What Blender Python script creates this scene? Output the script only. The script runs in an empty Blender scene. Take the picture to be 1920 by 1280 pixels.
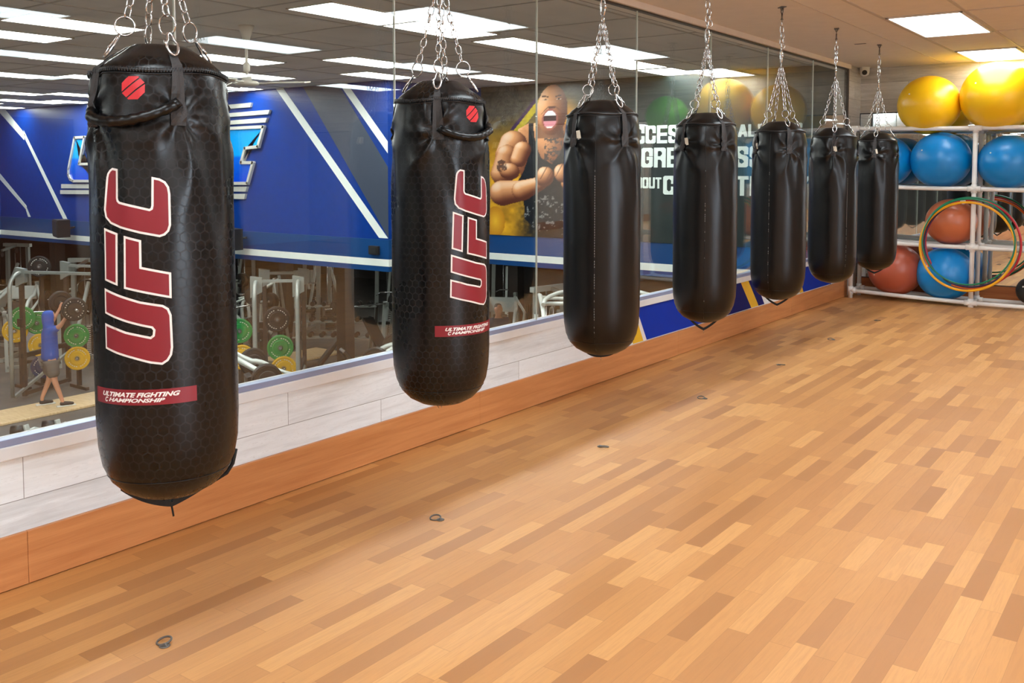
import bpy, bmesh, math, random
from mathutils import Vector, Matrix, Euler
S = bpy.context.scene
COL = S.collection
PI = math.pi
rad = math.radians
random.seed(7)

# ------------------------------------------------------------------ camera, world, exposure
F_PX = 1760.0
PITCH = rad(3.5)
YAW = math.atan(1295 / F_PX)
cam_d = bpy.data.cameras.new('camera')
cam_d.sensor_width = 36.0
cam_d.lens = F_PX / 1920 * 36.0
cam_d.shift_y = -((640 - (319 + F_PX * math.tan(PITCH))) / 1920)
cam_d.clip_start = 0.05
cam_d.clip_end = 200
cam = bpy.data.objects.new('camera', cam_d)
COL.objects.link(cam)
cam.location = (3.217, 0, 1.42)
cam.rotation_euler = (PI / 2 - PITCH, 0, YAW)
S.camera = cam

w = bpy.data.worlds.new('world')
S.world = w
w.use_nodes = True
w.node_tree.nodes['Background'].inputs[0].default_value = (0.5, 0.55, 0.6, 1)
w.node_tree.nodes['Background'].inputs[1].default_value = 0.05

S.view_settings.view_transform = 'Standard'
S.view_settings.look = 'None'
S.view_settings.gamma = 1
S.view_settings.exposure = 0.0
S.view_settings.use_curve_mapping = False
S.cycles.use_denoising = True
S.cycles.max_bounces = 10
S.cycles.diffuse_bounces = 5
S.cycles.glossy_bounces = 5
S.cycles.transparent_max_bounces = 24
S.cycles.sample_clamp_indirect = 6.0
STUDIO_LIGHT = 13.0
GYM_LIGHT = 22.0

# ------------------------------------------------------------------ materials
MATS = {}
def srgb(r, g, b):
    f = lambda c: (c / 255 / 12.92) if c / 255 <= 0.04045 else ((c / 255 + 0.055) / 1.055) ** 2.4
    return (f(r), f(g), f(b), 1)

def new_mat(name):
    m = bpy.data.materials.new(name)
    m.use_nodes = True
    MATS[name] = m
    nt = m.node_tree
    b = nt.nodes['Principled BSDF']
    return m, nt, b

class N:
    """tiny node helper"""
    def __init__(s, nt): s.nt = nt
    def n(s, t, **k):
        nd = s.nt.nodes.new(t)
        for a, v in k.items(): setattr(nd, a, v)
        return nd
    def put(s, sock, v):
        if hasattr(v, 'is_output') or isinstance(v, bpy.types.NodeSocket): s.nt.links.new(v, sock)
        else: sock.default_value = v
    def math(s, op, a, b=0.0, c=None):
        nd = s.n('ShaderNodeMath', operation=op)
        s.put(nd.inputs[0], a); s.put(nd.inputs[1], b)
        if c is not None: s.put(nd.inputs[2], c)
        return nd.outputs[0]
    def mix(s, f, a, b, blend='MIX'):
        nd = s.n('ShaderNodeMix', data_type='RGBA', blend_type=blend)
        s.put(nd.inputs[0], f); s.put(nd.inputs[6], a); s.put(nd.inputs[7], b)
        return nd.outputs[2]
    def noise(s, vec, scale=5, detail=3, rough=0.5, dist=0.0):
        nd = s.n('ShaderNodeTexNoise')
        s.put(nd.inputs['Vector'], vec)
        nd.inputs['Scale'].default_value = scale
        nd.inputs['Detail'].default_value = detail
        nd.inputs['Roughness'].default_value = rough
        nd.inputs['Distortion'].default_value = dist
        return nd.outputs[0]
    def pos(s):
        return s.n('ShaderNodeNewGeometry').outputs['Position']
    def objc(s):
        return s.n('ShaderNodeTexCoord').outputs['Object']
    def sep(s, v):
        nd = s.n('ShaderNodeSeparateXYZ'); s.put(nd.inputs[0], v)
        return nd.outputs
    def comb(s, x, y, z=0.0):
        nd = s.n('ShaderNodeCombineXYZ')
        s.put(nd.inputs[0], x); s.put(nd.inputs[1], y); s.put(nd.inputs[2], z)
        return nd.outputs[0]
    def ramp(s, f, stops):
        nd = s.n('ShaderNodeValToRGB')
        e = nd.color_ramp.elements
        while len(e) < len(stops): e.new(0.5)
        for i, (p, c) in enumerate(stops):
            e[i].position = p; e[i].color = c
        s.put(nd.inputs[0], f)
        return nd.outputs[0]
    def bump(s, h, strength=0.3, dist=0.01):
        nd = s.n('ShaderNodeBump')
        nd.inputs['Strength'].default_value = strength
        nd.inputs['Distance'].default_value = dist
        s.put(nd.inputs['Height'], h)
        return nd.outputs[0]

def simple(name, col, rough=0.5, metal=0.0, spec=0.5, coat=0.0, var=0.06, bump=0.0, bscale=60):
    m, nt, b = new_mat(name)
    h = N(nt)
    n = h.noise(h.objc(), 9, 3)
    c2 = tuple(max(0, c * (1 - var * 2)) for c in col[:3]) + (1,)
    nt.links.new(h.mix(n, col, c2), b.inputs['Base Color'])
    b.inputs['Roughness'].default_value = rough
    b.inputs['Metallic'].default_value = metal
    b.inputs['Specular IOR Level'].default_value = spec
    b.inputs['Coat Weight'].default_value = coat
    if bump:
        nt.links.new(h.bump(h.noise(h.objc(), bscale, 4), bump, 0.003), b.inputs['Normal'])
    return m

def emis(name, col, strength):
    m, nt, b = new_mat(name)
    b.inputs['Base Color'].default_value = (0.8, 0.8, 0.8, 1)
    b.inputs['Emission Color'].default_value = col
    b.inputs['Emission Strength'].default_value = strength
    return m

def build_materials():
    # --- studio floor: three-strip laminate running along the room
    m, nt, b = new_mat('floor_wood'); h = N(nt)
    p = h.pos(); x, y, z = h.sep(p)
    W = 0.067
    row = h.math('FLOOR', h.math('DIVIDE', x, W))
    wn = h.n('ShaderNodeTexWhiteNoise', noise_dimensions='1D'); nt.links.new(row, wn.inputs['W'])
    yy = h.math('ADD', h.math('DIVIDE', y, 0.46), h.math('MULTIPLY', wn.outputs[0], 7.3))
    yy = h.math('ADD', yy, h.math('MULTIPLY', h.math('SINE', h.math('MULTIPLY', yy, 2.1)), 0.22))
    cell = h.math('FLOOR', yy)
    wn2 = h.n('ShaderNodeTexWhiteNoise', noise_dimensions='2D')
    nt.links.new(h.comb(row, cell), wn2.inputs['Vector'])
    tone = wn2.outputs[0]
    base = h.ramp(tone, [(0.0, srgb(172, 117, 65)), (0.25, srgb(195, 137, 78)), (0.7, srgb(206, 148, 85)), (1.0, srgb(218, 162, 98))])
    gv = h.comb(h.math('MULTIPLY', x, 34), h.math('ADD', h.math('MULTIPLY', y, 2.2), h.math('MULTIPLY', tone, 40)), tone)
    g = h.noise(gv, 2.2, 6, 0.6, 1.2)
    col = h.mix(h.math('MULTIPLY', h.math('SUBTRACT', g, 0.42), 1.0), base, srgb(168, 116, 68), 'MIX')
    fx = h.math('FRACT', h.math('DIVIDE', x, W)); fy = h.math('FRACT', yy)
    edge = h.math('MAXIMUM', h.math('GREATER_THAN', h.math('ABSOLUTE', h.math('SUBTRACT', fx, 0.5)), 0.487),
                  h.math('GREATER_THAN', h.math('ABSOLUTE', h.math('SUBTRACT', fy, 0.5)), 0.497))
    col = h.mix(h.math('MULTIPLY', edge, 0.22), col, srgb(110, 66, 34))
    nt.links.new(col, b.inputs['Base Color'])
    r = h.math('ADD', 0.42, h.math('MULTIPLY', h.noise(p, 3, 4), 0.14))
    nt.links.new(r, b.inputs['Roughness'])
    nt.links.new(h.bump(g, 0.06, 0.002), b.inputs['Normal'])
    # --- baseboard wood
    def board(name, c1, c2, axis='y'):
        m, nt, b = new_mat(name); h = N(nt)
        x, y, z = h.sep(h.pos())
        a = y if axis == 'y' else x
        g = h.noise(h.comb(h.math('MULTIPLY', a, 0.8), h.math('MULTIPLY', z, 14), 0.0), 2.2, 5, 0.55, 0.6)
        g2 = h.noise(h.comb(h.math('MULTIPLY', a, 3), h.math('MULTIPLY', z, 120), 0.0), 3, 4, 0.6, 0.3)
        f = h.math('ADD', h.math('MULTIPLY', g, 0.75), h.math('MULTIPLY', g2, 0.3))
        nt.links.new(h.ramp(f, [(0.3, c1), (0.75, c2)]), b.inputs['Base Color'])
        b.inputs['Roughness'].default_value = 0.38
    board('baseboard_wood', srgb(178, 112, 62), srgb(210, 146, 92))
    board('baseboard_far_wood', srgb(150, 84, 42), srgb(190, 118, 66), 'x')
    # --- whitewashed planks (left wall below the glass); row heights follow the photo
    def planks(name, c1, c2, c3, axis, rowh, z0, L):
        m, nt, b = new_mat(name); h = N(nt)
        p = h.pos(); x, y, z = h.sep(p)
        a = y if axis == 'y' else x
        zr = h.math('DIVIDE', h.math('SUBTRACT', z, z0), rowh)
        row = h.math('FLOOR', zr)
        aa = h.math('DIVIDE', h.math('ADD', a, h.math('ADD', 0.18, h.math('MULTIPLY', row, 0.58))), L)
        cell = h.math('FLOOR', aa)
        wn = h.n('ShaderNodeTexWhiteNoise', noise_dimensions='2D'); nt.links.new(h.comb(row, cell), wn.inputs['Vector'])
        g = h.noise(h.comb(h.math('MULTIPLY', a, 1.4), h.math('MULTIPLY', z, 16), wn.outputs[0]), 2.0, 6, 0.62, 0.4)
        g2 = h.noise(h.comb(h.math('MULTIPLY', a, 14), h.math('MULTIPLY', z, 150), wn.outputs[0]), 2.0, 4, 0.7, 0.2)
        t = h.math('ADD', h.math('MULTIPLY', g, 0.7), h.math('MULTIPLY', wn.outputs[0], 0.3))
        c = h.ramp(t, [(0.25, c1), (0.5, c2), (0.75, c3)])
        sp = h.math('MULTIPLY', h.math('GREATER_THAN', g2, 0.60), h.math('GREATER_THAN', g, 0.52))
        c = h.mix(h.math('MULTIPLY', sp, 0.5), c, c1)
        fz = h.math('FRACT', zr); fa = h.math('FRACT', aa)
        e = h.math('MAXIMUM', h.math('LESS_THAN', h.math('ABSOLUTE', h.math('SUBTRACT', fz, 0.5)), -1.0),
                   h.math('GREATER_THAN', h.math('ABSOLUTE', h.math('SUBTRACT', fa, 0.5)), 0.5 - 0.0013 / L))
        e = h.math('MAXIMUM', e, h.math('GREATER_THAN', h.math('ABSOLUTE', h.math('SUBTRACT', fz, 0.5)), 0.5 - 0.0013 / rowh))
        c = h.mix(h.math('MULTIPLY', e, 0.75), c, srgb(90, 88, 86))
        nt.links.new(c, b.inputs['Base Color'])
        b.inputs['Roughness'].default_value = 0.55
        nt.links.new(h.bump(g2, 0.12, 0.002), b.inputs['Normal'])
    planks('white_planks', srgb(196, 201, 204), srgb(228, 235, 239), srgb(240, 247, 251), 'y', 0.15, 0.147, 1.155)
    planks('grey_planks', srgb(148, 142, 132), srgb(190, 185, 176), srgb(214, 210, 203), 'x', 0.195, 0.27, 1.3)
    planks('grey_planks_side', srgb(148, 142, 132), srgb(190, 185, 176), srgb(214, 210, 203), 'y', 0.195, 0.27, 1.3)
    # --- ceilings
    simple('studio_ceiling', srgb(226, 218, 208), 0.9, bump=0.1)
    simple('ceiling_grid', srgb(196, 186, 176), 0.6)
    m, nt, b = new_mat('gym_ceiling'); h = N(nt)
    n = h.noise(h.pos(), 1.1, 4)
    nt.links.new(h.ramp(n, [(0.3, srgb(196, 192, 186)), (0.7, srgb(214, 210, 204))]), b.inputs['Base Color'])
    b.inputs['Roughness'].default_value = 0.85
    simple('gym_grid', srgb(176, 172, 166), 0.7)
    emis('studio_tube', (0.84, 0.945, 1.0, 1), STUDIO_LIGHT)
    emis('gym_tube', (0.97, 1.0, 0.97, 1), GYM_LIGHT)
    simple('lamp_housing', srgb(225, 222, 214), 0.5)
    simple('painted_white', srgb(228, 232, 235), 0.45)
    simple('right_wall_paint', srgb(206, 198, 190), 0.7)
    simple('door_wood', srgb(120, 78, 52), 0.5)
    simple('window_aluminium', srgb(150, 166, 205), 0.35, 0.3)
    simple('channel_dark', srgb(60, 52, 46), 0.5)
    simple('glass_edge', srgb(205, 212, 205), 0.25, 0.0)
    # --- glass: clear, mirror-like at grazing angles
    m, nt, b = new_mat('pane_glass'); h = N(nt)
    nt.nodes.remove(b)
    out = nt.nodes['Material Output']
    geo = h.n('ShaderNodeNewGeometry')
    ior = h.math('ADD', 1.52, h.math('MULTIPLY', geo.outputs['Backfacing'], 1 / 1.52 - 1.52))
    fr = h.n('ShaderNodeFresnel'); nt.links.new(ior, fr.inputs['IOR'])
    tr = h.n('ShaderNodeBsdfTransparent'); tr.inputs[0].default_value = (0.965, 0.985, 0.975, 1)
    gl = h.n('ShaderNodeBsdfGlossy'); gl.inputs['Roughness'].default_value = 0.0
    gl.inputs[0].default_value = (0.95, 0.96, 0.96, 1)
    mx = h.n('ShaderNodeMixShader')
    nt.links.new(fr.outputs[0], mx.inputs[0]); nt.links.new(tr.outputs[0], mx.inputs[1]); nt.links.new(gl.outputs[0], mx.inputs[2])
    nt.links.new(mx.outputs[0], out.inputs[0])
    m, nt, b = new_mat('mirror_silver')
    b.inputs['Base Color'].default_value = (0.80, 0.84, 0.83, 1); b.inputs['Metallic'].default_value = 1; b.inputs['Roughness'].default_value = 0.0
    # --- bag leather
    m, nt, b = new_mat('black_vinyl'); h = N(nt)
    o = h.objc()
    n1 = h.noise(o, 7, 4); n2 = h.noise(o, 160, 2)
    nt.links.new(h.mix(n1, srgb(5, 5, 6), srgb(10, 10, 11)), b.inputs['Base Color'])
    nt.links.new(h.math('ADD', 0.24, h.math('MULTIPLY', n1, 0.14)), b.inputs['Roughness'])
    nt.links.new(h.bump(h.math('ADD', h.math('MULTIPLY', n2, 0.2), n1), 0.12, 0.006), b.inputs['Normal'])
    # with a honeycomb print
    m, nt, b = new_mat('honeycomb_vinyl'); h = N(nt)
    uv = h.n('ShaderNodeUVMap').outputs[0]
    sc = h.n('ShaderNodeVectorMath', operation='SCALE'); nt.links.new(uv, sc.inputs[0]); sc.inputs[3].default_value = 1 / 0.0285
    u, v, _ = h.sep(sc.outputs[0])
    def axis(val, per, off):
        f = h.math('DIVIDE', h.math('ADD', val, off), per)
        return h.math('MULTIPLY', h.math('SUBTRACT', h.math('FRACT', f), 0.5), per)
    ax, ay = axis(u, 1.0, 0), axis(v, 1.732, 0)
    bx, by = axis(u, 1.0, 0.5), axis(v, 1.732, 0.866)
    da = h.math('ADD', h.math('MULTIPLY', ax, ax), h.math('MULTIPLY', ay, ay))
    db = h.math('ADD', h.math('MULTIPLY', bx, bx), h.math('MULTIPLY', by, by))
    def hexd(x, y):
        x = h.math('ABSOLUTE', x); y = h.math('ABSOLUTE', y)
        return h.math('MAXIMUM', x, h.math('ADD', h.math('MULTIPLY', x, 0.5), h.math('MULTIPLY', y, 0.866)))
    sel = h.math('LESS_THAN', da, db)
    hd = h.math('ADD', h.math('MULTIPLY', sel, hexd(ax, ay)), h.math('MULTIPLY', h.math('SUBTRACT', 1.0, sel), hexd(bx, by)))
    line = h.math('GREATER_THAN', hd, 0.43)
    o = h.objc(); n1 = h.noise(o, 6, 3)
    nt.links.new(h.mix(line, srgb(4, 5, 7), srgb(22, 23, 26)), b.inputs['Base Color'])
    nt.links.new(h.math('ADD', h.math('ADD', 0.22, h.math('MULTIPLY', n1, 0.12)), h.math('MULTIPLY', line, 0.10)), b.inputs['Roughness'])
    nt.links.new(h.bump(n1, 0.10, 0.006), b.inputs['Normal'])
    for k in ('black_vinyl', 'honeycomb_vinyl'): MATS[k].node_tree.nodes['Principled BSDF'].inputs['Specular IOR Level'].default_value = 0.36
    simple('webbing', srgb(58, 57, 58), 0.8, bump=0.4, bscale=300)
    simple('black_webbing', srgb(16, 16, 17), 0.75, bump=0.3, bscale=300)
    simple('zip_black', srgb(30, 30, 32), 0.4)
    simple('print_red', srgb(132, 24, 40), 0.42)
    simple('emblem_red', srgb(196, 28, 38), 0.45)
    simple('print_white', srgb(236, 234, 232), 0.45)
    simple('stitch_pale', srgb(150, 150, 148), 0.6)
    simple('chrome', srgb(205, 205, 205), 0.22, 0.95)
    simple('dull_steel', srgb(120, 116, 112), 0.4, 0.9)
    simple('tag_paper', srgb(225, 218, 200), 0.7)
    # --- balls and rack
    def rubber(name, col, rough=0.33):
        m, nt, b = new_mat(name); h = N(nt)
        b.inputs['Base Color'].default_value = col
        b.inputs['Roughness'].default_value = rough
        b.inputs['Specular IOR Level'].default_value = 0.55
        b.inputs['Subsurface Weight'].default_value = 0.08
        nt.links.new(h.bump(h.noise(h.objc(), 40, 2), 0.04, 0.004), b.inputs['Normal'])
    rubber('ball_yellow', srgb(248, 196, 18)); rubber('ball_blue', srgb(0, 132, 208)); rubber('ball_copper', srgb(190, 104, 66))
    rubber('ball_green', srgb(110, 205, 40)); rubber('ball_black', srgb(28, 30, 30), 0.5); rubber('ball_red', srgb(178, 88, 64))
    simple('pvc_white', srgb(240, 238, 234), 0.35)
    for k, c in dict(hoop_green=(0, 118, 82), hoop_yellow=(246, 176, 24), hoop_red=(190, 32, 48), hoop_orange=(240, 110, 40), hoop_purple=(52, 34, 74), hoop_blue=(20, 66, 120)).items():
        simple(k, srgb(*c), 0.35, coat=0.2)
    # --- gym
    m, nt, b = new_mat('gym_rubber_floor'); h = N(nt)
    p = h.pos(); n = h.noise(p, 2.0, 4); sp = h.math('GREATER_THAN', h.noise(p, 90, 2), 0.66)
    nt.links.new(h.mix(h.math('MULTIPLY', sp, 0.5), h.ramp(n, [(0.3, srgb(78, 74, 70)), (0.7, srgb(96, 92, 87))]), srgb(150, 148, 144)), b.inputs['Base Color'])
    b.inputs['Roughness'].default_value = 0.6
    m, nt, b = new_mat('platform_wood'); h = N(nt)
    x, y, z = h.sep(h.pos())
    n = h.noise(h.comb(h.math('MULTIPLY', x, 2), h.math('MULTIPLY', y, 14)), 2, 4)
    nt.links.new(h.ramp(n, [(0.3, srgb(206, 172, 128)), (0.7, srgb(228, 200, 156))]), b.inputs['Base Color'])
    b.inputs['Roughness'].default_value = 0.4
    simple('dark_wall', srgb(70, 64, 60), 0.8)
    simple('blue_wall', srgb(0, 54, 140), 0.35, spec=0.3, var=0.15)
    simple('blue_band', srgb(4, 62, 118), 0.35, var=0.05)
    simple('stripe_white', srgb(228, 232, 226), 0.4)
    simple('panel_grey', srgb(60, 68, 84), 0.35)
    simple('graphic_blue', srgb(0, 50, 172), 0.6, spec=0.2)
    simple('graphic_navy', srgb(10, 24, 104), 0.6, spec=0.2)
    simple('graphic_yellow', srgb(236, 190, 40), 0.4)
    simple('sign_steel', srgb(216, 216, 206), 0.3, 0.3)
    m, nt, b = new_mat('sign_blue'); h = N(nt)
    x, y, z = h.sep(h.pos())
    nt.links.new(h.ramp(h.math('DIVIDE', h.math('SUBTRACT', z, 1.2), 1.0), [(0.0, srgb(0, 60, 190)), (0.45, srgb(0, 96, 214)), (0.5, srgb(0, 150, 226)), (1.0, srgb(0, 146, 222))]), b.inputs['Base Color'])
    b.inputs['Roughness'].default_value = 0.25
    m, nt, b = new_mat('mural_dark'); h = N(nt)
    p = h.pos(); x, y, z = h.sep(p)
    n = h.noise(p, 1.6, 5, 0.6, 0.5)
    teal = h.math('MULTIPLY', h.math('SMOOTH_MIN', h.math('MAXIMUM', h.math('SUBTRACT', 1.0, h.math('ABSOLUTE', h.math('MULTIPLY', h.math('ADD', x, 1.7), 1.2))), 0.0), 1.0, 0.1),
                  h.math('MAXIMUM', h.math('SUBTRACT', 1.0, h.math('ABSOLUTE', h.math('MULTIPLY', h.math('SUBTRACT', z, 1.55), 1.8))), 0.0))
    c = h.ramp(n, [(0.35, srgb(20, 34, 34)), (0.6, srgb(34, 44, 42)), (0.8, srgb(62, 36, 32))])
    c = h.mix(teal, c, srgb(10, 104, 134))
    nt.links.new(c, b.inputs['Base Color']); b.inputs['Roughness'].default_value = 0.35
    m, nt, b = new_mat('mural_print'); h = N(nt)
    at = h.n('ShaderNodeAttribute', attribute_name='paint')
    nt.links.new(at.outputs['Color'], b.inputs['Base Color']); b.inputs['Roughness'].default_value = 0.35
    simple('mural_lettering', srgb(222, 234, 228), 0.4)
    simple('machine_silver', srgb(158, 162, 156), 0.35, 0.35, var=0.1)
    simple('machine_pale', srgb(200, 206, 200), 0.35, 0.2, var=0.08)
    simple('machine_black', srgb(28, 28, 29), 0.5)
    simple('machine_pad', srgb(20, 20, 21), 0.42)
    simple('weight_iron', srgb(40, 38, 36), 0.45, 0.3)
    simple('rack_dark', srgb(66, 56, 50), 0.45, 0.2)
    simple('plate_yellow', srgb(224, 174, 34), 0.4); simple('plate_green', srgb(30, 140, 66), 0.4); simple('plate_blue', srgb(40, 56, 92), 0.45)
    simple('plate_black', srgb(30, 28, 27), 0.45); simple('label_white', srgb(214, 212, 205), 0.5)
    simple('skin', srgb(206, 146, 116), 0.5); simple('hoodie_blue', srgb(30, 84, 176), 0.8); simple('shorts_grey', srgb(92, 88, 84), 0.8)
    simple('shoe_black', srgb(26, 26, 28), 0.6); simple('shoe_sole', srgb(220, 216, 208), 0.5); simple('shirt_navy', srgb(40, 58, 84), 0.8); simple('hair_dark', srgb(36, 28, 24), 0.6)
    emis('day_glass', (0.72, 0.86, 1.0, 1), 12.0)
    simple('duct_white', srgb(226, 232, 238), 0.35)
    simple('fan_cream', srgb(206, 200, 188), 0.4)
    simple('speaker_black', srgb(30, 24, 22), 0.6)
build_materials()
M = MATS

# ------------------------------------------------------------------ mesh helpers
def tag(o, label=None, cat=None, group=None, kind=None):
    if label: o['label'] = label
    if cat: o['category'] = cat
    if group: o['group'] = group
    if kind: o['kind'] = kind
    return o

def empty(name, loc=(0, 0, 0), rz=0.0, label=None, cat=None, group=None):
    o = bpy.data.objects.new(name, None)
    o.empty_display_size = 0.1
    o.location = loc
    o.rotation_euler = (0, 0, rz)
    COL.objects.link(o)
    return tag(o, label, cat, group)

class MB:
    def __init__(s): s.bm = bmesh.new(); s.mi = 0
    def _face(s, vs, smooth=False):
        try:
            f = s.bm.faces.new(vs); f.smooth = smooth; f.material_index = s.mi
            return f
        except ValueError: return None
    def box(s, lo, hi, M4=None, bev=0.0):
        lo, hi = Vector(lo), Vector(hi)
        vs = [s.bm.verts.new((x, y, z)) for z in (lo.z, hi.z) for y in (lo.y, hi.y) for x in (lo.x, hi.x)]
        F = [(0, 2, 3, 1), (4, 5, 7, 6), (0, 1, 5, 4), (2, 6, 7, 3), (0, 4, 6, 2), (1, 3, 7, 5)]
        fs = [s._face([vs[i] for i in f]) for f in F]
        if M4 is not None: bmesh.ops.transform(s.bm, matrix=M4, verts=vs)
        if bev:
            es = list({e for f in fs for e in f.edges})
            r = bmesh.ops.bevel(s.bm, geom=es, offset=bev, segments=2, affect='EDGES', profile=0.5)
            for f in r['faces']: f.material_index = s.mi
        return s
    def bar(s, a, b, w, d, roll=0.0, bev=0.0):
        """rectangular bar from a to b"""
        a, b = Vector(a), Vector(b); L = (b - a).length
        q = (b - a).to_track_quat('Z', 'Y').to_matrix().to_4x4()
        return s.box((-w / 2, -d / 2, 0), (w / 2, d / 2, L), Matrix.Translation(a) @ q @ Matrix.Rotation(roll, 4, 'Z'), bev)
    def tube(s, pts, r, seg=10, closed=False, caps=True, smooth=True):
        pts = [Vector(p) for p in pts]; n = len(pts)
        rs = r if isinstance(r, (list, tuple)) else [r] * n
        T = []
        for i in range(n):
            if closed: t = pts[(i + 1) % n] - pts[i - 1]
            else: t = pts[min(i + 1, n - 1)] - pts[max(i - 1, 0)]
            T.append(t.normalized())
        up = Vector((0, 0, 1)) if abs(T[0].z) < 0.9 else Vector((1, 0, 0))
        nrm = T[0].cross(up).normalized()
        rings = []
        for i in range(n):
            nrm = (nrm - T[i] * nrm.dot(T[i])).normalized()
            bn = T[i].cross(nrm)
            rings.append([s.bm.verts.new(pts[i] + (nrm * math.cos(2 * PI * k / seg) + bn * math.sin(2 * PI * k / seg)) * rs[i]) for k in range(seg)])
        m = n if closed else n - 1
        for i in range(m):
            A, B = rings[i], rings[(i + 1) % n]
            off = 0
            if closed and i == n - 1:
                off = min(range(seg), key=lambda o: (B[o].co - A[0].co).length)
            for k in range(seg):
                s._face([A[k], A[(k + 1) % seg], B[(k + 1 + off) % seg], B[(k + off) % seg]], smooth)
        if caps and not closed:
            s._face(rings[0][::-1]); s._face(rings[-1])
        return s
    def lathe(s, prof, seg=24, M4=None, smooth=True, fn=None):
        """prof: [(r, z)] bottom to top; fn(theta, r, z) -> (r, z)"""
        rings = []; allv = []
        for r, z in prof:
            if r < 1e-6:
                v = s.bm.verts.new((0, 0, z)); rings.append([v]); allv.append(v); continue
            R = []
            for k in range(seg):
                t = 2 * PI * k / seg
                rr, zz = fn(t, r, z) if fn else (r, z)
                v = s.bm.verts.new((rr * math.cos(t), rr * math.sin(t), zz)); R.append(v); allv.append(v)
            rings.append(R)
        for A, B in zip(rings, rings[1:]):
            for k in range(seg):
                a = A[k % len(A)], A[(k + 1) % len(A)]; b = B[k % len(B)], B[(k + 1) % len(B)]
                if len(A) == 1 and len(B) == 1: continue
                if len(A) == 1: s._face([A[0], b[1], b[0]], smooth)
                elif len(B) == 1: s._face([a[0], a[1], B[0]], smooth)
                else: s._face([a[0], a[1], b[1], b[0]], smooth)
        if len(rings[0]) > 1: s._face(rings[0][::-1])
        if len(rings[-1]) > 1: s._face(rings[-1])
        if M4 is not None: bmesh.ops.transform(s.bm, matrix=M4, verts=allv)
        return s
    def disc(s, c, axis, r, t, seg=24, hole=0.0, bev=0.0):
        """thick disc (weight plate, wheel) centred at c along axis"""
        q = Vector(axis).to_track_quat('Z', 'Y').to_matrix().to_4x4()
        h = t / 2
        if hole: prof = [(hole, -h * .8), (hole * 1.6, -h), (r * .55, -h), (r * .6, -h * .6), (r * .84, -h * .6), (r * .88, -h), (r, -h * .8), (r, h * .8), (r * .88, h), (r * .84, h * .6), (r * .6, h * .6), (r * .55, h), (hole * 1.6, h), (hole, h * .8), (hole, -h * .8)]
        else: prof = [(0, -h), (r * .94, -h), (r, -h * .6), (r, h * .6), (r * .94, h), (0, h)]
        m = Matrix.Translation(Vector(c)) @ q
        if hole:
            rings = []
            for rr, z in prof[:-1]:
                rings.append([s.bm.verts.new(m @ Vector((rr * math.cos(2 * PI * k / seg), rr * math.sin(2 * PI * k / seg), z))) for k in range(seg)])
            for i in range(len(rings)):
                A, B = rings[i], rings[(i + 1) % len(rings)]
                for k in range(seg): s._face([A[k], A[(k + 1) % seg], B[(k + 1) % seg], B[k]], False)
        else: s.lathe(prof, seg, m, smooth=False)
        return s
    def prism(s, poly, M4, t):
        """extrude a simple xy polygon by t along z"""
        a = [s.bm.verts.new((x, y, 0)) for x, y in poly]; b = [s.bm.verts.new((x, y, t)) for x, y in poly]
        n = len(poly)
        s._face(a[::-1]); s._face(b)
        for i in range(n): s._face([a[i], a[(i + 1) % n], b[(i + 1) % n], b[i]])
        bmesh.ops.transform(s.bm, matrix=M4, verts=a + b)
        return s
    def build(s, name, mat, parent=None, recalc=True):
        if recalc: bmesh.ops.recalc_face_normals(s.bm, faces=s.bm.faces[:])
        me = bpy.data.meshes.new(name)
        s.bm.to_mesh(me); s.bm.free()
        for m in (mat if isinstance(mat, (list, tuple)) else [mat]):
            me.materials.append(M[m] if isinstance(m, str) else m)
        o = bpy.data.objects.new(name, me)
        COL.objects.link(o)
        if parent is not None: o.parent = parent
        return o

def kids(o): return [c for c in bpy.data.objects if c.parent == o]
def copy_tree(o, parent=None, skip=()):
    c = o.copy(); COL.objects.link(c)
    if parent is not None: c.parent = parent
    for ch in list(o.children):
        if ch.name.split('.')[0] in skip: continue
        copy_tree(ch, c, skip)
    return c

def box_obj(name, lo, hi, mat, parent=None, bev=0.0, kind=None):
    o = MB().box(lo, hi, bev=bev).build(name, mat, parent)
    if kind: o['kind'] = kind
    return o

def arc(c, r, a0, a1, n, u, v):
    c, u, v = Vector(c), Vector(u), Vector(v)
    return [c + (u * math.cos(a0 + (a1 - a0) * i / n) + v * math.sin(a0 + (a1 - a0) * i / n)) * r for i in range(n + 1)]

def text_bm(txt, shear=0.0, offset=0.0, spacing=1.0):
    """lettering as a flat bmesh fitted into the unit box"""
    cu = bpy.data.curves.new('lettering', 'FONT')
    cu.body = txt; cu.shear = shear; cu.offset = offset; cu.space_character = spacing
    cu.resolution_u = 3
    ob = bpy.data.objects.new('lettering_source', cu)
    COL.objects.link(ob)
    dg = bpy.context.evaluated_depsgraph_get()
    me = bpy.data.meshes.new_from_object(ob.evaluated_get(dg))
    bm = bmesh.new(); bm.from_mesh(me)
    bpy.data.objects.remove(ob); bpy.data.curves.remove(cu); bpy.data.meshes.remove(me)
    xs = [v.co.x for v in bm.verts]; ys = [v.co.y for v in bm.verts]
    x0, x1, y0, y1 = min(xs), max(xs), min(ys), max(ys)
    for v in bm.verts: v.co = Vector(((v.co.x - x0) / (x1 - x0), (v.co.y - y0) / (y1 - y0), 0))
    return bm

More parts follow.
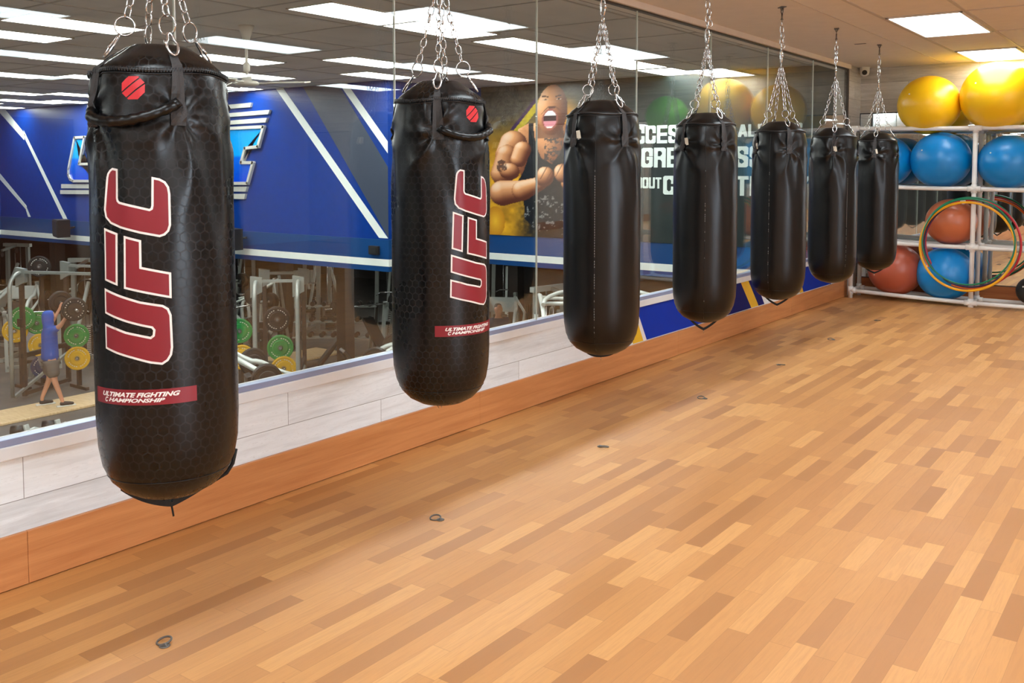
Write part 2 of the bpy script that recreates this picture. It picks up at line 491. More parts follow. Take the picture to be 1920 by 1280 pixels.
def block_text_bm(txt):
    """heavy condensed capitals from square-ended strokes, fitted into the unit box"""
    hx, hy = .165, .088
    l, r, b, t, m, k, q = hx, 1 - hx, hy, 1 - hy, .5, .14, .07
    Cc = [(r, .66), (r, t - q), (r - k, t), (l + k, t), (l, t - q), (l, b + q), (l + k, b), (r - k, b), (r, b + q), (r, .34)]
    G_ = {'C': [Cc], 'O': [Cc[1:9] + [Cc[1]]], 'G': [Cc[:-1] + [(r, .46), (.62, .46)]],
          'U': [[(l, t), (l, b + q), (l + k, b), (r - k, b), (r, b + q), (r, t)]],
          'S': [[(r, .70), (r, t - q), (r - k, t), (l + k, t), (l, t - q), (l, .62), (l + k, .53), (r - k, .47), (r, .38), (r, b + q), (r - k, b), (l + k, b), (l, b + q), (l, .30)]],
          'E': [[(l, b), (l, t)], [(l, t), (r, t)], [(l, m), (.80, m)], [(l, b), (r, b)]], 'I': [[(l, b), (l, t)]], 'N': [[(l, b), (l, t)], [(r, b), (r, t)], [(l + .02, t), (r - .02, b)]],
          'T': [[(l, t), (r, t)], [(m, t), (m, b)]], "'": [[(.14, t), (.12, .80)]], 'A': [[(l * .9, b), (.46, t), (.54, t), (1 - l * .9, b)], [(.3, .3), (.7, .3)]], 'L': [[(l, t), (l, b), (r, b)]],
          'W': [[(l * .8, t), (.38, b), (.68, t), (.98, b), (1.28, t)]], 'Y': [[(l, t), (m, .45), (m, b)], [(r, t), (m, .45)]],
          'B': [[(l, b), (l, t), (r - k, t), (r, t - q), (r, .6), (r - k, .52), (l, .52)], [(r - k, .50), (r, .42), (r, b + q), (r - k, b), (l, b)]],
          'R': [[(l, b), (l, t), (r - k, t), (r, t - q), (r, .58), (r - k, .48), (l, .48)], [(r - k, .48), (r, .38), (r, b)]]}
    Wd = {'I': .33, "'": .28, 'W': 1.42, ' ': .4}
    bm = bmesh.new(); x0 = 0
    for ch in txt:
        for P in G_.get(ch, []):
            for (ax, ay), (bx, by) in zip(P, P[1:]):
                pts = []
                for sx in (-1, 1):
                    for sy in (-1, 1): pts += [(x0 + ax + sx * hx, ay + sy * hy), (x0 + bx + sx * hx, by + sy * hy)]
                pts = sorted(set((round(u, 5), round(v, 5)) for u, v in pts))
                def half(S_):
                    h = []
                    for p in S_:
                        while len(h) > 1 and (h[-1][0] - h[-2][0]) * (p[1] - h[-2][1]) - (h[-1][1] - h[-2][1]) * (p[0] - h[-2][0]) <= 0: h.pop()
                        h.append(p)
                    return h
                hull = half(pts)[:-1] + half(pts[::-1])[:-1]
                bm.faces.new([bm.verts.new((u, v, .0003 * (len(bm.faces) % 12))) for u, v in hull])
        x0 += Wd.get(ch, 1.0) + .09
    W_ = x0 - .09
    for v in bm.verts: v.co.x /= W_
    return bm

def solidify(bm, d):
    """give a flat sheet (front facing along vector field d(v)) thickness towards the back"""
    r = bmesh.ops.extrude_face_region(bm, geom=bm.faces[:])
    return [g for g in r['geom'] if isinstance(g, bmesh.types.BMVert)]

# ------------------------------------------------------------------ dimensions
YR, YF, XR = -12.0, 11.15, 9.4          # rear wall, far wall, right wall
CZ, GT, SILL = 2.585, 2.540, 0.495     # ceiling, glass top, sill
YG = 10.68                             # end of the glazing
GZ, GC = -2.95, 2.86                   # gym floor and gym ceiling

# ------------------------------------------------------------------ studio shell
def poly_sheet(name, pts3, mat, parent, back, t=0.003):
    """thin vinyl or plate cut to the polygon pts3, standing t proud of its wall (back = direction into the wall)"""
    bm = bmesh.new()
    vs = [bm.verts.new(Vector(p)) for p in pts3]
    bm.faces.new(vs)
    bmesh.ops.triangulate(bm, faces=bm.faces[:])
    r = bmesh.ops.extrude_face_region(bm, geom=bm.faces[:])
    nv = [g for g in r['geom'] if isinstance(g, bmesh.types.BMVert)]
    for v in nv: v.co -= Vector(back) * t
    mb = MB(); mb.bm.free(); mb.bm = bm
    return mb.build(name, mat, parent)

def studio():
    box_obj('floor', (-0.14, YR - .15, -0.2), (XR + .15, YF + .15, 0), 'floor_wood', kind='structure')
    box_obj('ceiling', (-0.14, YR - .15, CZ), (XR + .15, YF + .15, CZ + .2), 'studio_ceiling', kind='structure')
    # left wall: plank parapet, solid plank strip at the far end
    mb = MB(); mb.box((-0.14, YR, 0), (0, YG, SILL - .05))
    mb.mi = 1; mb.box((-0.14, YG, 0), (0, YF, CZ))
    wl = mb.build('wall_left', ['white_planks', 'grey_planks_side']); wl['kind'] = 'structure'
    box_obj('trim_1', (-0.14, YR, SILL - .05), (0.016, YG, SILL - .003), 'painted_white', bev=0.004, kind='structure')
    box_obj('trim_2', (-0.14, YR, GT), (0.03, YG, CZ), 'studio_ceiling', kind='structure')
    fr = MB(); fr.box((-0.035, YR, SILL - .003), (0.012, YG, SILL + .022), bev=.002)
    fr.build('trim_3', 'window_aluminium')['kind'] = 'structure'
    box_obj('trim_4', (-0.03, YR, GT - .012), (0.006, YG, GT), 'channel_dark', kind='structure')
    box_obj('trim_5', (-0.03, YG - .045, SILL + .022), (0.008, YG, GT - .012), 'channel_dark', kind='structure')
    g = [('graphic_blue', [(5.86, .445), (7.30, .445), (7.46, .192), (6.02, .192)]),
         ('print_white', [(5.82, .445), (5.86, .445), (6.02, .192), (5.97, .192)]),
         ('graphic_yellow', [(5.72, .445), (5.82, .445), (5.97, .192), (5.82, .192)]),
         ('graphic_navy', [(7.30, .445), (7.73, .445), (7.98, .192), (7.46, .192)]),
         ('graphic_yellow', [(7.73, .445), (7.90, .445), (8.15, .192), (7.98, .192)]),
         ('graphic_navy', [(7.90, .445), (8.06, .445), (8.29, .192), (8.15, .192)]),
         ('graphic_yellow', [(9.08, .445), (9.14, .445), (9.34, .192), (9.24, .192)]),
         ('graphic_blue', [(9.14, .445), (10.02, .445), (10.22, .192), (9.34, .192)])]
    for m, q in g:
        poly_sheet('graphic_print', [(0.0005, y, z) for y, z in q], m, wl, (-1, 0, 0), .0015)
    mb = MB()
    js = [YR, -7.5, -5.1, -2.7, -.3, 1.55, 4.05, 6.5, 8.95, YG + .06]
    for a, b in zip(js, js[1:]): mb.box((0, a + .0006, .004), (0.016, b - .0006, 0.186), bev=.0015)
    mb.build('baseboard_left', 'baseboard_wood')['kind'] = 'structure'
    # panes of the long window, butt jointed
    ys = [-1.494 + 1.2247 * k for k in range(-8, 10)] + [YG - .045]
    ys[0] = YR
    for i, (a, b) in enumerate(zip(ys, ys[1:])):
        p = box_obj('window_%d' % (i + 1), (-0.013, a + .0035, SILL + .02), (-0.001, b - .0035, GT - .006), 'pane_glass', kind='structure')
        if i: box_obj('window_joint', (-0.012, a - .003, SILL + .02), (-0.002, a + .003, GT - .006), 'glass_edge', p)
    # far, right and rear walls
    fw = box_obj('wall_far', (-0.14, YF, 0), (XR + .15, YF + .15, CZ), 'grey_planks', kind='structure')
    box_obj('baseboard_far', (0.0, YF - .022, 0), (XR, YF, 0.180), 'baseboard_far_wood', bev=0.003, kind='structure')
    mr = MB().box((0.004, YF - .006, 0.186), (XR - .01, YF, 2.062)).build('wall_mirror', 'mirror_silver')
    tag(mr, 'wide wall mirror behind the white ball rack on the far wall', 'mirror')
    mb = MB()
    mb.box((0.0, YF - .012, 2.062), (XR, YF, 2.074)); mb.box((0.0, YF - .012, .18), (.008, YF, 2.066)); mb.box((0.0, YF - .012, 0.180), (XR, YF, 0.190))
    mb.build('mirror_frame', 'channel_dark', mr)
    box_obj('wall_right', (XR, YR, 0), (XR + .15, YF, CZ), 'right_wall_paint', kind='structure')
    box_obj('baseboard_right', (XR - .016, YR, 0), (XR, YF, 0.186), 'baseboard_wood', kind='structure')
    for k in range(2):
        y0 = -.70 + 1.55 * k
        dw = box_obj('window_%d' % (20 + k), (XR - .012, y0, .55), (XR - .004, y0 + 1.45, 2.25), 'day_glass', kind='structure')
        mb = MB()
        for a, b, c_, d_ in ((y0 - .05, y0, .5, 2.3), (y0 + 1.45, y0 + 1.50, .5, 2.3), (y0, y0 + 1.45, .5, .55), (y0, y0 + 1.45, 2.25, 2.3)): mb.box((XR - .04, a, c_), (XR, b, d_))
        mb.build('window_frame', 'window_aluminium', dw)
    d = box_obj('door_1', (XR - .045, 5.0, 0.0), (XR - .001, 6.9, 2.12), 'door_wood', kind='structure')
    box_obj('wall_rear', (-0.14, YR - .15, 0), (XR + .15, YR, CZ), 'right_wall_paint', kind='structure')
    # ceiling grid: T-bars along and across the room
    mb = MB()
    xs = [1.19, 1.77]
    x = 2.38
    while x < XR: xs.append(x); x += .61
    for x in xs: mb.box((x - .012, YR, CZ - .006), (x + .012, YF, CZ + .002))
    y = 10.05 - 1.25 * 18
    while y < YF:
        if y > YR:
            mb.box((1.19, y - .012, CZ - .0055), (XR, y + .012, CZ + .002))
        y += 1.25
    mb.box((.895, YR, CZ - .004), (.901, YF, CZ + .002))
    mb.build('trim_6', 'ceiling_grid')['kind'] = 'structure'

def ceiling_panel(name, x0, x1, y0, y1, z, tube, label, group, frame=.018, drop=.012):
    t = empty(name, ((x0 + x1) / 2, (y0 + y1) / 2, z), 0, label, 'ceiling light', group)
    a, b = (x1 - x0) / 2, (y1 - y0) / 2
    mb = MB()
    for lo, hi in (((-a, -b), (a, -b + frame)), ((-a, b - frame), (a, b)), ((-a, -b), (-a + frame, b)), ((a - frame, -b), (a, b))):
        mb.box((lo[0], lo[1], -drop), (hi[0], hi[1], .001))
    mb.build('light_frame', 'lamp_housing', t)
    MB().box((-a + frame, -b + frame, -drop * .6), (a - frame, b - frame, -.001)).build('diffuser', tube, t)
    return t

def studio_lights():
    spec = [(1.21, 1.75, 7.55, 8.80, 'bright white ceiling panel above the floor in front of the ball rack'),
            (1.21, 1.75, 10.05, 11.10, 'bright white ceiling panel directly over the yellow balls'),
            (1.21, 1.75, 5.05, 6.30, 'white ceiling panel over the middle of the studio'),
            (1.21, 1.75, 2.55, 3.80, 'white ceiling panel in front of the second printed bag'),
            (1.21, 1.75, 0.05, 1.30, 'white ceiling panel close to the viewpoint'),
            (1.21, 1.75, -2.45, -1.20, 'white ceiling panel at the rear wall')]
    for x, col in ((3.64, 'second'), (6.08, 'third'), (8.2, 'right-hand')):  # unseen extra rows, added for side light on the left wall
        for k, row in enumerate(('rearmost', 'second', 'middle', 'fourth', 'foremost')):
            spec.append((x, x + .54, -2.45 + 2.5 * k + (1.25 if col == 'third' else 0), -1.20 + 2.5 * k + (1.25 if col == 'third' else 0), '%s white ceiling panel of the %s row added out of view for side light' % (row, col)))
    for x in (1.21, 3.64, 6.08, 8.2):  # panels added behind the viewpoint to put highlights on the bags
        for k in range(4):
            spec.append((x, x + .54, -5.2 - 2.0 * k, -3.95 - 2.0 * k, 'white ceiling panel added unseen behind the viewpoint for bag highlights'))
    for x0, x1, y0, y1, lab in spec:
        ceiling_panel('ceiling_light', x0, x1, y0, y1, CZ, 'studio_tube', lab, 'square-cornered panels in the studio ceiling')

# ------------------------------------------------------------------ gym hall beyond the glass
def gym_shell():
    box_obj('floor_gym', (-34, -24, GZ - .2), (-.14, 28, GZ), 'gym_rubber_floor', kind='structure')
    mb = MB(); mb.box((-20.5, -24, GC), (-.14, 13.2, GC + .2))
    mb.build('ceiling_gym', 'gym_ceiling')['kind'] = 'structure'
    mb = MB()
    for k in range(17): x = -1.2 - k * 1.22; mb.box((x - .012, -24, GC - .006), (x + .012, 13, GC))
    for k in range(30): y = -22.6 + k * 1.22; mb.box((-20.3, y - .012, GC - .0055), (-.15, y + .012, GC))
    mb.build('trim_7', 'gym_grid')['kind'] = 'structure'
    box_obj('wall_parapet', (-.15, -24, GZ), (-.14, 13, -.2), 'dark_wall', kind='structure')
    box_obj('wall_header', (-.15, -24, GT), (-.14, 13, GC), 'dark_wall', kind='structure')
    box_obj('wall_gym_corner', (-.15, 10.7, -.2), (-.145, 13, GC), 'dark_wall', kind='structure')
    box_obj('wall_gym_near', (-34, -24.2, GZ), (-.14, -24, GC), 'dark_wall', kind='structure')
    box_obj('wall_gym_rear', (-34, 27, GZ), (-.14, 27.2, -.2), 'dark_wall', kind='structure')
    box_obj('wall_gym_side', (-34.2, -24, GZ), (-34, 28, -.2), 'dark_wall', kind='structure')
    # upper floor slab over the rear of the hall
    mb = MB(); mb.box((-20.3, 11.3, -.22), (-7.6, 28, -.17)); mb.box((-7.6, 13.3, -.22), (-.14, 28, -.17)); mb.box((-34, -24, -.22), (-20.6, 28, -.17)); mb.box((-20.6, 11.3, -.22), (-20.3, 28, -.17))
    mb.build('ceiling_under_gallery', 'gym_ceiling')['kind'] = 'structure'
    def bulk(name, f):
        """blue fascia with a darker band and a white stripe; f(lo_z, hi_z, proud) gives the box"""
        mb = MB()
        for mi, z0, z1, pr in ((0, .30, GC, 0), (1, -.02, .30, .03), (2, -.135, -.02, .034), (1, -.22, -.135, .03)):
            mb.mi = mi; lo, hi = f(z0, z1, pr); mb.box(lo, hi)
        o = mb.build(name, ['blue_wall', 'blue_band', 'stripe_white']); o['kind'] = 'structure'
        return o
    a = bulk('wall_fascia_middle', lambda z0, z1, p: ((-20.5, 11.0 - p, z0), (-7.35 + p, 11.3, z1)))
    bulk('wall_fascia_return', lambda z0, z1, p: ((-7.6, 11.31, z0), (-7.35 + p, 12.95, z1)))
    bulk('wall_fascia_mural', lambda z0, z1, p: ((-7.7, 13.0 - p, z0), (-.15, 13.3, z1)))
    l = bulk('wall_fascia_left', lambda z0, z1, p: ((-20.7, -24, z0), (-20.3 + p, 11.1, z1)))
    B = (0, 1, 0); y = 10.999
    for m, q in (('panel_grey', [(-9.35, 2.855), (-8.48, 2.855), (-7.352, 1.47), (-7.352, .33)]),
                 ('stripe_white', [(-10.06, 2.855), (-9.86, 2.855), (-7.36, .32), (-7.56, .32)]),
                 ('stripe_white', [(-8.45, 2.855), (-8.27, 2.855), (-7.352, 1.88), (-7.352, 1.69)]),
                 ('stripe_white', [(-19.07, 2.36), (-19.0, 2.14), (-17.40, .32), (-17.22, .32)]),
                 ('stripe_white', [(-20.29, 2.86), (-19.9, 2.86), (-18.98, 2.25), (-19.05, 2.12)]),
                 ('stripe_white', [(-20.29, 1.35), (-20.29, 1.2), (-19.07, .50), (-19.03, .58)]),
                 ('stripe_white', [(-19.07, .58), (-19.07, .48), (-18.98, .33), (-18.86, .33)])):
        poly_sheet('fascia_graphic', [(x, y, z) for x, z in q], m, a, B, .003)
    for m, q in (('stripe_white', [(11.0, 1.88), (11.0, 1.69), (12.30, .31), (12.45, .31)]),):
        pass
    # raised sign: two letters with steel edges and speed bars
    s = empty('wall_sign', (-13.9, 11.0, .9), 0, 'big blue chrome-edged lettering on the blue fascia behind the first bag', 'sign')
    off = Vector((-13.9, 11.0, .9))
    def piece(name, q, mat, t0, t1, inset=0):
        pts = [Vector((x, 11.0 - t0, z)) - off for x, z in q]
        return poly_sheet(name, pts, mat, s, (0, 1, 0), t1 - t0)
    Eo = [(-11.60, 1.17), (-11.66, 1.95), (-11.60, 2.08), (-11.50, 2.155), (-11.35, 2.19), (-10.338, 2.194), (-10.498, 1.844), (-10.86, 1.82), (-10.98, 1.559), (-10.648, 1.557), (-10.815, 1.183)]
    Lo = [(-16.702, 2.132), (-16.30, 2.135), (-16.55, 1.556), (-15.80, 1.55), (-15.98, 1.187), (-16.812, 1.184), (-16.93, 1.219), (-17.005, 1.314), (-16.998, 1.441)]
    for nm, q, m in (('letter', Eo, 'sign_blue'), ('letter', Lo, 'sign_blue')):
        o = piece(nm, q, m, 0.0, .05)
        mb = MB(); P = [Vector((x, 10.945, z)) - off for x, z in q]
        mb2 = MB()
        for i in range(len(P)):
            A_, B_ = P[i], P[(i + 1) % len(P)]
            d = (B_ - A_).normalized() * .02
            mb2.bar(A_ - d, B_ + d, .055, .055, PI / 4 * 0)
        mb2.build('letter_edge', 'sign_steel', o)
    for q in ([(-11.9, 2.545), (-10.73, 2.559), (-10.693, 2.638), (-11.9, 2.62)], [(-11.9, 2.395), (-10.228, 2.415), (-10.187, 2.49), (-11.9, 2.465)], [(-11.9, 2.255), (-10.305, 2.273), (-10.261, 2.353), (-11.9, 2.325)],
              [(-11.75, 1.02), (-10.894, 1.03), (-10.85, 1.121), (-11.75, 1.112)], [(-11.75, .885), (-10.939, .892), (-10.903, .989), (-11.75, .975)],
              [(-17.367, 1.017), (-16.0, 1.029), (-15.98, 1.118), (-17.362, 1.11)], [(-17.416, .888), (-16.0, .904), (-15.98, .989), (-17.411, .976)],
              [(-11.02, 1.557), (-10.95, 1.557), (-10.80, 1.83), (-10.88, 1.83)]):
        piece('speed_bar', q, 'sign_steel', 0.0, .05)
    # loudspeakers hung on the fascia
    for x, y, z, lab in ((-11.02, 10.70, .17, 'black box speaker on the stripe right of the first bag'), (-16.95, 10.70, .15, 'black box speaker on the stripe left of the first bag')):
        t = empty('fascia_speaker', (x, y, z), rad(-20), lab, 'speaker', 'speakers on the blue fascia')
        mb = MB(); mb.prism([(-.34, -.14), (.34, -.14), (.24, .13), (-.24, .13)], Matrix.Translation((0, .02, -.19)), .38)
        mb.build('cabinet', 'speaker_black', t)
        MB().box((-.30, -.135, -.16), (.30, -.115, .16)).build('grille', 'machine_black', t)
        MB().tube([(0, .19, .0), (.09, .262, .02)], .02, 8).build('bracket', 'machine_black', t)
    t = empty('fascia_socket', (-7.62, 10.97, .12), 0, 'small black box on the blue fascia beside its corner', 'box')
    MB().box((-.1, -.06, -.07), (.1, 0, .07)).build('housing', 'speaker_black', t); MB().box((-.08, -.07, -.05), (.08, -.06, .05)).build('cover', 'machine_black', t)

GYM_LIGHTS = [
 (-3.42, -2.83, 5.62, 6.80, 'gym ceiling light at the very top, near half of the long pair'),
 (-3.42, -2.83, 6.82, 8.00, 'gym ceiling light right of the first window joint, far half of the long pair'),
 (-3.42, -2.83, 8.25, 9.45, 'gym ceiling light above the second window joint'),
 (-3.42, -2.83, 9.48, 10.70, 'gym ceiling light in line with the third bag chains'),
 (-3.42, -2.83, 10.72, 11.90, 'gym ceiling light right of the third bag chains'),
 (-3.42, -2.83, 12.0, 12.95, 'gym ceiling light above the end of the mural lettering'),
 (-3.42, -2.83, 2.9, 4.1, 'gym ceiling light cut by the top edge left of the fan'),
 (-6.12, -5.52, 4.4, 5.6, 'gym ceiling light at the top left corner with a thin trim'),
 (-6.10, -5.50, 8.45, 9.70, 'gym ceiling light left of the second bag chains'),
 (-6.00, -5.42, 11.15, 12.40, 'gym ceiling light above the mural portrait'),
 (-6.10, -5.50, 2.2, 3.4, 'unseen gym ceiling light added in the third row outside the left edge'),  # out of view, added to light the gym
 (-7.35, -6.75, 3.55, 5.50, 'long gym ceiling light at the left edge, second from the top'),
 (-7.30, -6.70, 7.20, 8.40, 'gym ceiling light directly behind the fan rod'),
 (-7.25, -6.65, 9.85, 10.95, 'gym ceiling light just above the blue fascia corner'),
 (-8.98, -8.38, 6.08, 7.30, 'gym ceiling light beside the left shoulder of the first bag'),
 (-8.85, -8.25, 8.60, 9.92, 'gym ceiling light beside the fan motor'),
 (-8.98, -8.38, 3.0, 4.3, 'unseen gym ceiling light added in the fifth row outside the left edge'),  # another unseen fixture, added for more gym light
 (-11.65, -11.02, 6.25, 7.50, 'gym ceiling light at the left, fourth from the top'),
 (-11.05, -10.45, 7.52, 8.75, 'gym ceiling light half hidden by the first bag'),
 (-10.85, -10.25, 10.22, 10.9, 'gym ceiling light above the speed bars of the sign'),
 (-10.98, -10.38, 9.2, 10.15, 'gym ceiling light below the fan blades'),
 (-15.0, -14.45, 8.15, 9.20, 'gym ceiling light at the left above the sign, short one'),
 (-14.45, -13.85, 9.10, 10.30, 'gym ceiling light touching the left outline of the first bag'),
 (-16.9, -16.3, 9.25, 10.60, 'gym ceiling light at the left, second from the lowest'),
 (-18.2, -17.6, 9.0, 9.9, 'gym ceiling light at the left edge, small sliver'),
 (-16.3, -15.7, 10.0, 10.9, 'lowest gym ceiling light, against the blue fascia left of the first bag'),
 (-19.3, -18.7, 9.9, 10.9, 'lowest gym ceiling light at the far left edge'),
]
def gym_lights():
    for x0, x1, y0, y1, lab in GYM_LIGHTS:
        ceiling_panel('troffer_light', x0, x1, y0, y1, GC, 'gym_tube', lab, 'lights in the gym hall ceiling')
    for x in (-3.12, -5.8, -8.6, -11.3, -14.3, -17.2):
        for k in range(9):
            y = 1.7 - 2.7 * k - (1.3 if x in (-5.8, -11.3, -17.2) else 0)
            if x < -3.2 or k: ceiling_panel('troffer_light', x - .3, x + .3, y - 1.2, y, GC, 'gym_tube', 'white gym ceiling light seen only as a streak in the far wall mirror', 'gym lights seen in the mirror')
    t = empty('ventilation_duct', (-4.2, -2.2, GC), 0, 'round white duct under the gym ceiling, a bright band in the far mirror', 'duct')
    MB().tube([(-7.6, 0, -.29), (3.95, 0, -.29)], .27, 32).build('duct_pipe', 'duct_white', t)
    for x in (-7.4, -5.9, -4.4, -2.8, -1.2, .4, 2.0, 3.6):
        MB().tube([(x, 0, -.29), (x + .05, 0, -.29)], .28, 32).build('duct_collar', 'duct_white', t)
    for x, y in ((-9.5, 14), (-15, 14), (-21.5, 14), (-9.5, 19), (-15, 19), (-21.5, 19), (-4, 16), (-26, 10), (-26, 5)):  # unseen lamps added to light the area below the slab
        ceiling_panel('added_gallery_light', x - .3, x + .3, y - .6, y + .6, -.22, 'gym_tube', 'unseen white light added under the gallery slab to light the machines', 'added lights under the gallery')

def gym_fan():
    t = empty('ceiling_fan', (-4.54, 6.06, GC), 0, 'cream ceiling fan hanging from the gym ceiling beside the first bag', 'fan')
    MB().lathe([(.02, -.16), (.03, -.15), (.075, -.02), (.08, 0)], 20).build('canopy', 'fan_cream', t)
    MB().tube([(0, 0, -.13), (0, 0, -.55)], .014, 10).build('downrod', 'fan_cream', t)
    MB().lathe([(.016, -.46), (.032, -.45), (.034, -.38), (.016, -.36)], 18).build('rod_cover', 'fan_cream', t)
    MB().lathe([(0, -.60), (.07, -.60), (.115, -.585), (.12, -.565), (.10, -.55), (.05, -.54), (.045, -.50), (0, -.50)], 24).build('motor', 'fan_cream', t)
    for a in (28, 148, 268):
        q = Matrix.Rotation(rad(a), 4, 'Z') @ Matrix.Rotation(rad(8), 4, 'X')
        mb = MB(); mb.box((.10, -.012, -.575), (.24, .012, -.565), q)
        mb.prism([(.2, -.05), (.60, -.075), (.64, 0), (.60, .075), (.2, .05)], q @ Matrix.Translation((0, 0, -.57)), .010)
        mb.build('blade', 'fan_cream', t)

# ------------------------------------------------------------------ the mural
def paint_mural():
    """a shouting man in a dark tank top, fists together, in a cloud of golden dust: flat print as coloured grid"""
    W, H = 150, 200
    X0, X1, Y0, Y1 = -10, 950, -20, 1245          # drawing units of the sketch
    rnd = random.Random(3)
    grid = [[0] * 40 for _ in range(40)]
    for a in range(40):
        for b in range(40): grid[a][b] = rnd.random()
    def vn(x, y):
        xi, yi = int(math.floor(x)), int(math.floor(y)); fx, fy = x - xi, y - yi
        fx = fx * fx * (3 - 2 * fx); fy = fy * fy * (3 - 2 * fy)
        g = lambda i, j: grid[i % 40][j % 40]
        return (g(xi, yi) * (1 - fx) + g(xi + 1, yi) * fx) * (1 - fy) + (g(xi, yi + 1) * (1 - fx) + g(xi + 1, yi + 1) * fx) * fy
    fbm = lambda x, y: vn(x, y) * .5 + vn(x * 2.1 + 5, y * 2.1) * .3 + vn(x * 4.3, y * 4.3 + 9) * .2
    def mixc(a, b, t): t = max(0, min(1, t)); return [p + (q - p) * t for p, q in zip(a, b)]
    def ell(x, y, cx, cy, rx, ry, rot=0):
        c, s = math.cos(rot), math.sin(rot); dx, dy = x - cx, y - cy
        u, v = (dx * c + dy * s) / rx, (-dx * s + dy * c) / ry
        return u, v, math.sqrt(u * u + v * v)
    def cap(x, y, a, b, ra, rb):
        ax, ay = a; bx, by = b; L2 = (bx - ax) ** 2 + (by - ay) ** 2
        t = max(0, min(1, ((x - ax) * (bx - ax) + (y - ay) * (by - ay)) / L2))
        r = ra + (rb - ra) * t; px, py = ax + (bx - ax) * t, ay + (by - ay) * t
        return (x - px) / r, (y - py) / r, math.hypot(x - px, y - py) / r
    def inpoly(x, y, P):
        c = False; j = len(P) - 1
        for i in range(len(P)):
            xi, yi = P[i]; xj, yj = P[j]
            if (yi > y) != (yj > y) and x < (xj - xi) * (y - yi) / (yj - yi) + xi: c = not c
            j = i
        return c
    def skin(u, v, d, k=1.0):
        nz = math.sqrt(max(0, 1 - min(1, d) ** 2))
        l = max(0, -.45 * u - .55 * v + .62 * nz) ** 1.35 * 1.12
        c = mixc((84, 42, 22), (226, 158, 106), l * 1.2)
        return mixc(c, (250, 222, 192), (l - .78) * 3.2)
    tank = [(378, 300), (415, 300), (428, 420), (452, 520), (480, 590), (560, 640), (620, 560), (660, 440), (690, 330), (760, 360), (800, 520), (840, 700), (830, 900), (800, 1240), (480, 1240), (350, 1100), (340, 900), (290, 790), (340, 700), (384, 560)]
    chest = [(300, 345), (380, 300), (460, 300), (700, 320), (780, 400), (800, 620), (560, 700), (330, 760), (250, 560)]
    out = []
    for j in range(H):
        y = Y1 + (Y0 - Y1) * j / (H - 1)
        for i in range(W):
            x = X0 + (X1 - X0) * i / (W - 1)
            n = fbm(x / 90, y / 90); n2 = fbm(x / 22 + 3, y / 22)
            gold = mixc((120, 84, 16), (228, 168, 34), n * 1.3)
            dark = mixc((34, 32, 26), (96, 90, 72), n2)
            k = (y - 150 - 120 * n) / 380 + (.5 if x > 600 else 0)
            c = mixc(dark, gold, k * 1.2)
            c = mixc(c, (226, 150, 40), max(0, 1 - math.hypot(x - 640, y - 260) / 170))
            if 0 < (x - 235) + (y - 345) * .78 < 34 and 90 < y < 350: c = [62, 40, 70]
            elif 34 <= (x - 235) + (y - 345) * .78 < 95 and 90 < y < 380: c = mixc([206, 182, 30], dark, n2 * .5)
            c = mixc(c, (26, 40, 38), (x - 700) / 160)
            if y > 930 and x > 250: c = mixc(c, (30, 28, 24), (x - 250) / 160 * (.4 + n2))
            u, v, d = ell(x, y, 660, 1080, 60, 130, -.2)
            if d < 1: c = mixc((214, 52, 40), (150, 30, 26), d)
            u, v, d = ell(x, y, 110, 1130, 80, 130)
            if d < 1: c = mixc((236, 180, 50), (180, 120, 20), d)
            if inpoly(x, y, chest):
                u, v = (x - 480) / 330, (y - 500) / 300
                c = skin(u * .7, v * .8 + .25 * math.sin(x / 46), .35 + .4 * n2)
                if 500 < x < 640 and 430 < y < 640 and n2 > .5: c = [70, 58, 54]
            if inpoly(x, y, tank): c = mixc((16, 18, 20), (46, 48, 50), n2 * .9 - .2)
            if inpoly(x, y, tank) and n2 > .68 and y > 900: c = [120, 122, 120]
            for a in ((cap(x, y, (255, 470), (200, 560), 112, 90), 1), (cap(x, y, (205, 560), (170, 720), 85, 98), 1), (cap(x, y, (300, 600), (330, 520), 66, 70), .9), (ell(x, y, 225, 700, 84, 70, .2), 1),
                      (cap(x, y, (170, 885), (330, 860), 108, 86), 1), (cap(x, y, (330, 860), (470, 800), 84, 56), 1), (cap(x, y, (760, 470), (800, 600), 100, 90), 1), (cap(x, y, (800, 880), (690, 800), 90, 58), 1)):
                (u, v, d), q = a
                if d < 1:
                    c = skin(u, v, d)
                    if math.hypot((x - 165) / 42, (y - 655) / 50) < .7 + n2 * .6: c = mixc(c, (52, 34, 28), .7 if n2 > .42 else .15)
            for f in (ell(x, y, 505, 745, 72, 84, .2), ell(x, y, 640, 715, 62, 76, -.2)):
                u, v, d = f
                if d < 1:
                    c = skin(u, v, d)
                    if abs(math.sin((x + y * .5) / 17)) < .22 and v < .3: c = mixc(c, (96, 52, 32), .7)
            u, v, d = cap(x, y, (540, 330), (550, 430), 98, 108)
            if d < 1 and y < 430: c = mixc(skin(u, v, d), (60, 34, 24), .55)
            u, v, d = ell(x, y, 562, 200, 116, 205, .04)
            if d < 1:
                c = skin(u * 1.0 + .1, v * .5, d * .78)
                if y < 95 and abs(y - 94 + abs(x - 562) * .14) < 6 and 25 < abs(x - 558) < 74: c = [88, 54, 40]
                for ex in (512, 612):
                    if math.hypot((x - ex) / 22, (y - 113) / 6) < 1: c = [196, 170, 150] if abs(x - ex) > 9 else [40, 28, 24]
                if abs(x - 560) < 26 and 168 < y < 184: c = [84, 46, 34]
                if abs(abs(x - 560) - (y - 140) * .9 + 0) < 5 and 170 < y < 230: c = mixc(c, (90, 50, 34), .7)
                m = ell(x, y, 545, 275, 50, 72, .1)[2]
                if m < 1.22: c = [150, 82, 70]
